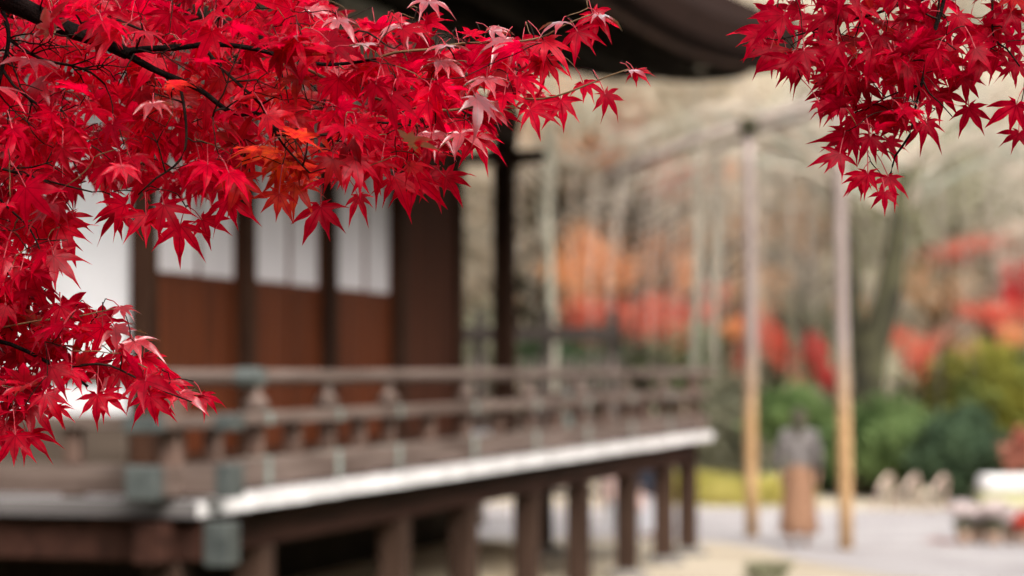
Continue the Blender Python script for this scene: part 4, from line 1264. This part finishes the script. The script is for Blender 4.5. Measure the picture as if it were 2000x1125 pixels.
net.line(P([(-60, -150, 3.10), (5, 20, 3.06), (17, 76, 3.05), (8, 120, 3.04), (-4, 170, 3.03)]), 0.0036, 0.0024, net.limb, 6)
net.line(P([(17, 76, 3.05), (60, 105, 3.04), (95, 120, 3.04), (140, 128, 3.03), (178, 142, 3.02), (205, 165, 3.02)]), 0.0024, 0.0012, net.twig, 6)
net.line(P([(2, 130, 3.04), (25, 165, 3.03), (60, 195, 3.02), (85, 212, 3.01), (108, 238, 3.01), (125, 268, 3.0)]), 0.0022, 0.001, net.twig, 6)
net.line(P([(395, 88, 3.01), (430, 130, 3.0), (475, 172, 2.99), (510, 205, 2.99), (530, 245, 2.99), (555, 285, 2.99), (605, 338, 3.0)]), 0.0026, 0.001, net.twig, 6)
net.line(P([(350, 160, 3.01), (362, 225, 3.0), (362, 290, 2.99), (340, 325, 2.99), (305, 348, 2.99), (270, 380, 3.0)]), 0.0022, 0.001, net.twig, 6)
net.line(P([(735, 116, 3.09), (770, 103, 3.08), (850, 95, 3.07), (900, 85, 3.07), (1000, 82, 3.06), (1060, 72, 3.06), (1100, 50, 3.06), (1152, 29, 3.06)]), 0.0019, 0.0009, net.young, 6)
net.line(P([(500, 220, 3.09), (560, 262, 3.09), (640, 262, 3.09), (720, 240, 3.09), (820, 246, 3.08)]), 0.0022, 0.0013, net.twig, 6)
net.line(P([(560, 112, 3.11), (650, 160, 3.10), (760, 200, 3.09), (850, 214, 3.08), (900, 213, 3.07), (985, 193, 3.06), (1060, 193, 3.06), (1110, 180, 3.05), (1185, 150, 3.05), (1228, 135, 3.05)]), 0.0022, 0.0009, net.young, 6)
net.line(P([(640, 126, 3.10), (700, 60, 3.08), (770, 95, 3.08), (800, 60, 3.08), (815, 15, 3.08)]), 0.0016, 0.0009, net.twig, 5)
# lower bough
net.line([(-1.62, 3.42, 2.35), (-1.25, 3.30, 2.32)] + P([(-500, 520, 3.15), (-250, 600, 3.10), (-80, 650, 3.08), (20, 672, 3.07), (85, 703, 3.06), (130, 725, 3.05), (172, 755, 3.05)]), 0.012, 0.0016, net.limb, 7, step=0.02)
net.line(P([(85, 703, 3.06), (130, 716, 3.06), (172, 712, 3.06), (215, 714, 3.05), (280, 745, 3.05), (325, 766, 3.05), (375, 785, 3.05)]), 0.0020, 0.0009, net.twig, 6)
net.line(P([(-80, 650, 3.08), (0, 640, 3.07), (78, 626, 3.06), (130, 622, 3.05), (180, 612, 3.05), (236, 600, 3.05)]), 0.0016, 0.0007, net.young, 5)
net.line(P([(-150, 250, 3.1), (-60, 330, 3.08), (10, 400, 3.07), (60, 450, 3.06), (90, 520, 3.05)]), 0.0026, 0.001, net.twig, 6)
net.line(P([(-150, 250, 3.1), (-20, 320, 3.06), (80, 350, 3.05), (180, 375, 3.04)]), 0.0026, 0.001, net.twig, 6)
net.line([tuple(at(-300, -25, 3.18)), tuple(at(-220, 120, 3.12)), tuple(at(-150, 250, 3.1)), tuple(at(-250, 600, 3.10))], 0.006, 0.003, net.limb, 6, step=0.03)

LV = []
hand = [
    # px, py, theta, beta, yaw, size  (theta: direction of the tip, 0 down, + to the right)
    (1158, 29, 28, 32, 20, .046), (1128, 62, 38, 30, -10, .044), (1098, 42, -50, 78, 0, .036), (1168, 30, 50, 74, 10, .034),
    (1062, 78, 40, 45, 10, .045), (1020, 80, 20, 40, -20, .046), (985, 78, -20, 62, 0, .042), (960, 60, 80, 60, 0, .036),
    (1240, 140, 52, 55, -15, .028), (1232, 137, 80, 80, 0, .030), (1182, 184, 30, 25, 25, .036), (1140, 165, 35, 48, 0, .034), (1095, 195, 8, 18, 10, .044),
    (1042, 192, 10, 35, -10, .040), (1065, 120, 20, 38, 20, .043), (1035, 215, 62, 40, 0, .042), (985, 185, -12, 55, 0, .042), (1010, 150, 25, 58, 10, .045),
    (958, 206, 60, 60, 15, .040), (930, 268, 10, 30, 5, .047), (900, 262, 35, 62, 0, .050), (845, 262, -5, 66, 0, .045), (808, 345, 0, 20, 0, .052), (835, 348, 60, 30, 10, .050),
    (745, 315, -12, 22, 0, .046), (720, 305, 15, 26, 0, .044), (770, 345, 25, 28, 0, .046), (870, 345, 70, 34, 0, .040),
    (626, 404, 14, 15, 0, .050), (700, 385, 20, 36, 0, .030), (545, 378, -5, 20, 10, .040), (575, 358, 40, 40, 0, .044), (470, 350, 25, 18, 0, .050), (448, 388, 15, 22, -10, .048),
    (352, 440, -5, 22, 0, .050), (395, 430, 60, 35, 0, .040), (285, 420, 0, 30, 10, .045), (245, 400, -62, 30, 0, .046), (320, 400, 30, 25, 0, .047), (230, 415, 8, 34, 0, .044),
    (118, 440, 58, 34, 15, .055), (80, 430, 25, 22, 0, .056), (62, 535, 18, 15, 0, .056), (30, 500, -25, 20, 0, .052), (105, 500, 50, 35, 0, .048), (128, 420, 10, 40, 0, .046),
    (118, 598, 25, 25, 0, .040), (236, 602, 40, 65, 30, .028), (225, 640, 45, 60, 10, .045), (262, 668, 35, 64, -10, .046), (280, 700, 30, 45, 10, .044), (240, 720, 10, 35, 0, .042),
    (320, 748, 20, 50, 0, .044), (352, 770, 55, 62, 0, .042), (395, 772, 35, 40, 20, .032), (292, 772, 12, 22, 0, .044), (300, 775, 55, 40, 0, .040), (190, 772, 2, 18, 0, .040), (112, 795, 5, 22, 0, .026),
    (205, 770, 42, 34, 0, .036), (60, 790, 40, 30, 10, .050), (30, 850, 10, 20, 0, .044), (55, 850, 40, 40, 0, .044), (10, 830, -20, 26, 0, .046), (90, 770, 30, 35, 0, .045),
    (745, 115, 10, 58, 0, .045), (785, 52, 15, 72, -10, .048), (712, 85, 5, 74, 0, .044), (660, 40, 20, 70, 10, .043), (835, 3, 10, 74, 15, .042), (870, 88, 20, 76, 10, .040), (830, 40, 60, 45, 0, .044),
    (905, 165, -10, 70, 0, .046), (950, 155, 5, 68, 0, .044), (860, 120, 10, 62, 20, .044), (640, 60, 0, 45, 0, .045), (745, 60, -40, 50, 0, .042), (920, 70, 165, 40, 0, .026), (770, 40, 165, 35, 0, .026), (610, 25, 130, 40, 0, .03),
]
for (px, py, th, be, yw, s) in hand:
    LV.append(mk(px, py, random.uniform(3.03, 3.11), th + random.uniform(-4, 4), be, yw, s * 1.0, random.uniform(0.8, 1.2), 0.0, True))
POLY_TOP = [(-260, -60), (560, -60), (600, 10), (700, 60), (800, 75), (900, 90), (1010, 100), (1060, 140), (1010, 200), (950, 250), (880, 310), (800, 345), (720, 310), (660, 370), (580, 360), (500, 370), (430, 380), (330, 400), (240, 390), (150, 380), (110, 420), (110, 510), (60, 560), (-260, 600)]
POLY_LOW = [(-260, 560), (60, 560), (130, 600), (200, 630), (250, 680), (270, 720), (330, 750), (310, 770), (200, 750), (100, 740), (50, 800), (20, 850), (-260, 900)]
def orange_at(px, py):
    o = max(0, 1 - math.hypot((px - 560) / 130, (py - 330) / 110)) * 1.4 + max(0, 1 - math.hypot((px - 350) / 150, (py - 190) / 70)) * 0.7 + max(0, 1 - math.hypot((px - 560) / 90, (py - 190) / 60)) * 1.0
    return min(1.0, max(0.0, o * random.uniform(0.3, 1.2) - 0.12))
def scatter(poly, n, box, ysp, dens):
    got = 0
    while got < n:
        px = random.uniform(box[0], box[2]); py = random.uniform(box[1], box[3])
        if not in_poly(px, py, poly): continue
        if random.random() > dens(px, py): continue
        y = 3.06 + random.random() ** 1.3 * ysp
        if random.random() < 0.10: y = random.uniform(2.92, 2.98)
        q = random.random()
        if q < 0.45: be = random.uniform(0, 45); th = random.gauss(5, 45)
        elif q < 0.75: be = random.uniform(45, 85); th = random.gauss(10, 60)
        else: be = random.uniform(95, 150); th = random.gauss(0, 60)
        o = orange_at(px, py)
        LV.append(mk(px, py - 18, y, th, be, random.uniform(-55, 55), random.uniform(0.034, 0.052), random.uniform(0.5, 1.3), o))
        got += 1
scatter(POLY_TOP, 820, (-140, -60, 1060, 600), 0.55, lambda x, y: 1.0 if x > 0 else 0.6)
scatter(POLY_LOW, 150, (-120, 560, 340, 900), 0.30, lambda x, y: 1.0)
for lf in LV[:len(hand)]:
    pass
for lf, (px, py, *_r) in zip(LV[:len(hand)], hand):
    lf['tint'] = (lf['tint'][0], orange_at(px, py), lf['tint'][2])
    if _r[1] >= 60: lf['wax'] = random.uniform(0.55, 1.0)
grow_tree(net, LV)
# bare dark twigs that cross in front of the leaves
front = [i for i, q in enumerate(net.p) if q.y < 3.06 and net.r[i] > 0.0009 and -0.75 < q.x < -0.24 and q.z > CAMZ + 0.24]
for i in random.sample(front, 34):
    q = Vector(net.p[i]); l = random.uniform(0.03, 0.10); an = random.gauss(0.5, 0.9)
    dr = Vector((math.cos(an), -0.25, -math.sin(an)))
    e = q + dr * l; m_ = q.lerp(e, 0.5) + Vector((0, -0.012, random.uniform(-0.008, 0.012)))
    net.line([q, m_, e], 0.0013, 0.0006, net.twig, 5, step=0.01, jit=0.0009)
    for s_ in (-1, 1):
        f_ = m_ + Vector((math.cos(an + s_ * 0.8), -0.2, -math.sin(an + s_ * 0.8))) * l * random.uniform(0.2, 0.45)
        net.line([m_, m_.lerp(f_, 0.5) + Vector((0, 0, 0.002)), f_], 0.0009, 0.0005, net.twig, 5, step=0.01, jit=0.0006)
finish_tree(left, net, LV, 300)

# ---------------------------------------------------------------- right tree
right = empty('japanese_maple', (2.45, 4.0, 0), 'red Japanese maple whose hanging sprays stand before the pale garden', 'tree')
net = Network()
net.line([(2.45, 4.0, -0.05), (2.42, 3.98, 1.2), (2.30, 3.9, 2.4), (1.95, 3.7, 3.05), (1.40, 3.45, 3.12)] + P([(2350, -420, 3.2), (2100, -300, 3.12), (1930, -180, 3.10), (1850, -100, 3.08)]), 0.080, 0.006, net.limb, 10, step=0.03)
net.line(P([(1850, -100, 3.08), (1843, 0, 3.07), (1828, 55, 3.06), (1810, 120, 3.06), (1800, 165, 3.06), (1790, 200, 3.06), (1776, 265, 3.06), (1748, 305, 3.06), (1740, 338, 3.06), (1722, 356, 3.06)]), 0.0030, 0.0010, net.limb, 6)
net.line(P([(1838, -60, 3.08), (1832, 20, 3.09), (1815, 90, 3.09), (1795, 110, 3.09)]), 0.0016, 0.001, net.twig, 5)
net.line(P([(1930, -180, 3.10), (1938, -20, 3.06), (1940, 70, 3.06), (1966, 95, 3.06), (1992, 130, 3.06)]), 0.0024, 0.0009, net.twig, 6)
net.line(P([(1850, -100, 3.08), (1810, -5, 3.10), (1760, 8, 3.11), (1700, 30, 3.11), (1640, 42, 3.10), (1570, 65, 3.09), (1515, 78, 3.08)]), 0.0026, 0.0010, net.twig, 6)
net.line(P([(1800, 162, 3.06), (1770, 175, 3.07), (1730, 190, 3.08), (1690, 215, 3.08)]), 0.0014, 0.0008, net.twig, 5)
net.line(P([(1803, 158, 3.06), (1815, 182, 3.05), (1835, 200, 3.05), (1860, 228, 3.05)]), 0.0012, 0.0007, net.twig, 5)
net.line(P([(2100, -300, 3.12), (2060, -50, 3.05), (2020, 60, 3.05), (2000, 170, 3.05)]), 0.0026, 0.0010, net.twig, 5)
LV = []
hand_r = [
    (1500, 55, -60, 25, 0, .042), (1530, 30, -40, 20, 0, .044), (1505, 95, -30, 28, 0, .042), (1545, 120, -35, 24, 0, .044), (1570, 100, 10, 30, 0, .040), (1480, 70, -75, 35, 0, .036), (1560, 20, -100, 35, 0, .038),
    (1605, 90, -20, 22, 0, .040), (1615, 150, -15, 25, 0, .038), (1650, 140, -10, 20, 10, .042), (1680, 160, 20, 20, 0, .040), (1645, 200, -40, 28, 0, .036), (1700, 205, 5, 22, 0, .040), (1765, 205, -25, 25, 0, .038),
    (1665, 265, -35, 24, 0, .040), (1700, 268, 10, 25, 0, .036), (1640, 300, -30, 28, 0, .040), (1695, 340, -10, 26, 0, .036), (1735, 345, 15, 30, 0, .034), (1728, 375, 0, 25, 0, .026), (1680, 345, -45, 30, 0, .030),
    (1810, 240, 30, 35, 0, .032), (1800, 245, -35, 32, 0, .030), (1835, 180, 40, 30, 0, .040), (1892, 210, 22, 14, 0, .038), (1880, 150, -5, 20, 0, .038), (1905, 95, 30, 25, 0, .040), (1950, 100, -10, 25, 0, .036), (1985, 205, -15, 20, 0, .044),
    (1990, 260, -20, 28, 0, .032), (1860, 90, -20, 24, 0, .040), (1945, 45, 0, 22, 0, .036), (1975, 25, 20, 30, 0, .036), (1920, 120, -60, 30, 0, .036), (1750, 110, 0, 22, 0, .044), (1790, 60, 10, 24, 0, .042), (1720, 70, -5, 26, 0, .040), (1610, 30, 0, 28, 0, .042),
    (1770, 150, -30, 24, 0, .038), (1870, 30, 10, 26, 0, .036), (1680, 10, 15, 30, 0, .040), (1600, 200, 30, 40, 0, .030),
]
for (px, py, th, be, yw, s) in hand_r:
    LV.append(mk(px, py, random.uniform(3.0, 3.12), th + random.uniform(-6, 6), be, yw + random.uniform(-15, 15), s, random.uniform(0.6, 0.95), 0.0, True, 0.0))
POLY_R = [(1490, -40), (1470, 60), (1500, 120), (1590, 170), (1640, 240), (1650, 330), (1730, 360), (1740, 290), (1800, 230), (1880, 160), (1960, 130), (2060, 240), (2060, -60)]
n = 0
while n < 135:
    px = random.uniform(1460, 2080); py = random.uniform(-60, 370)
    if not in_poly(px, py, POLY_R): continue
    if px > 1840 and random.random() < 0.55: continue
    be = random.uniform(0, 55) if random.random() < 0.75 else random.uniform(95, 150)
    LV.append(mk(px, py - 15, random.uniform(3.0, 3.30), random.gauss(-8, 45), be, random.uniform(-35, 35), random.uniform(0.032, 0.046), random.uniform(0.5, 0.9), 0.3 if random.random() < 0.10 else 0.0, False, 0.0))
    n += 1
grow_tree(net, LV)
finish_tree(right, net, LV, 300)
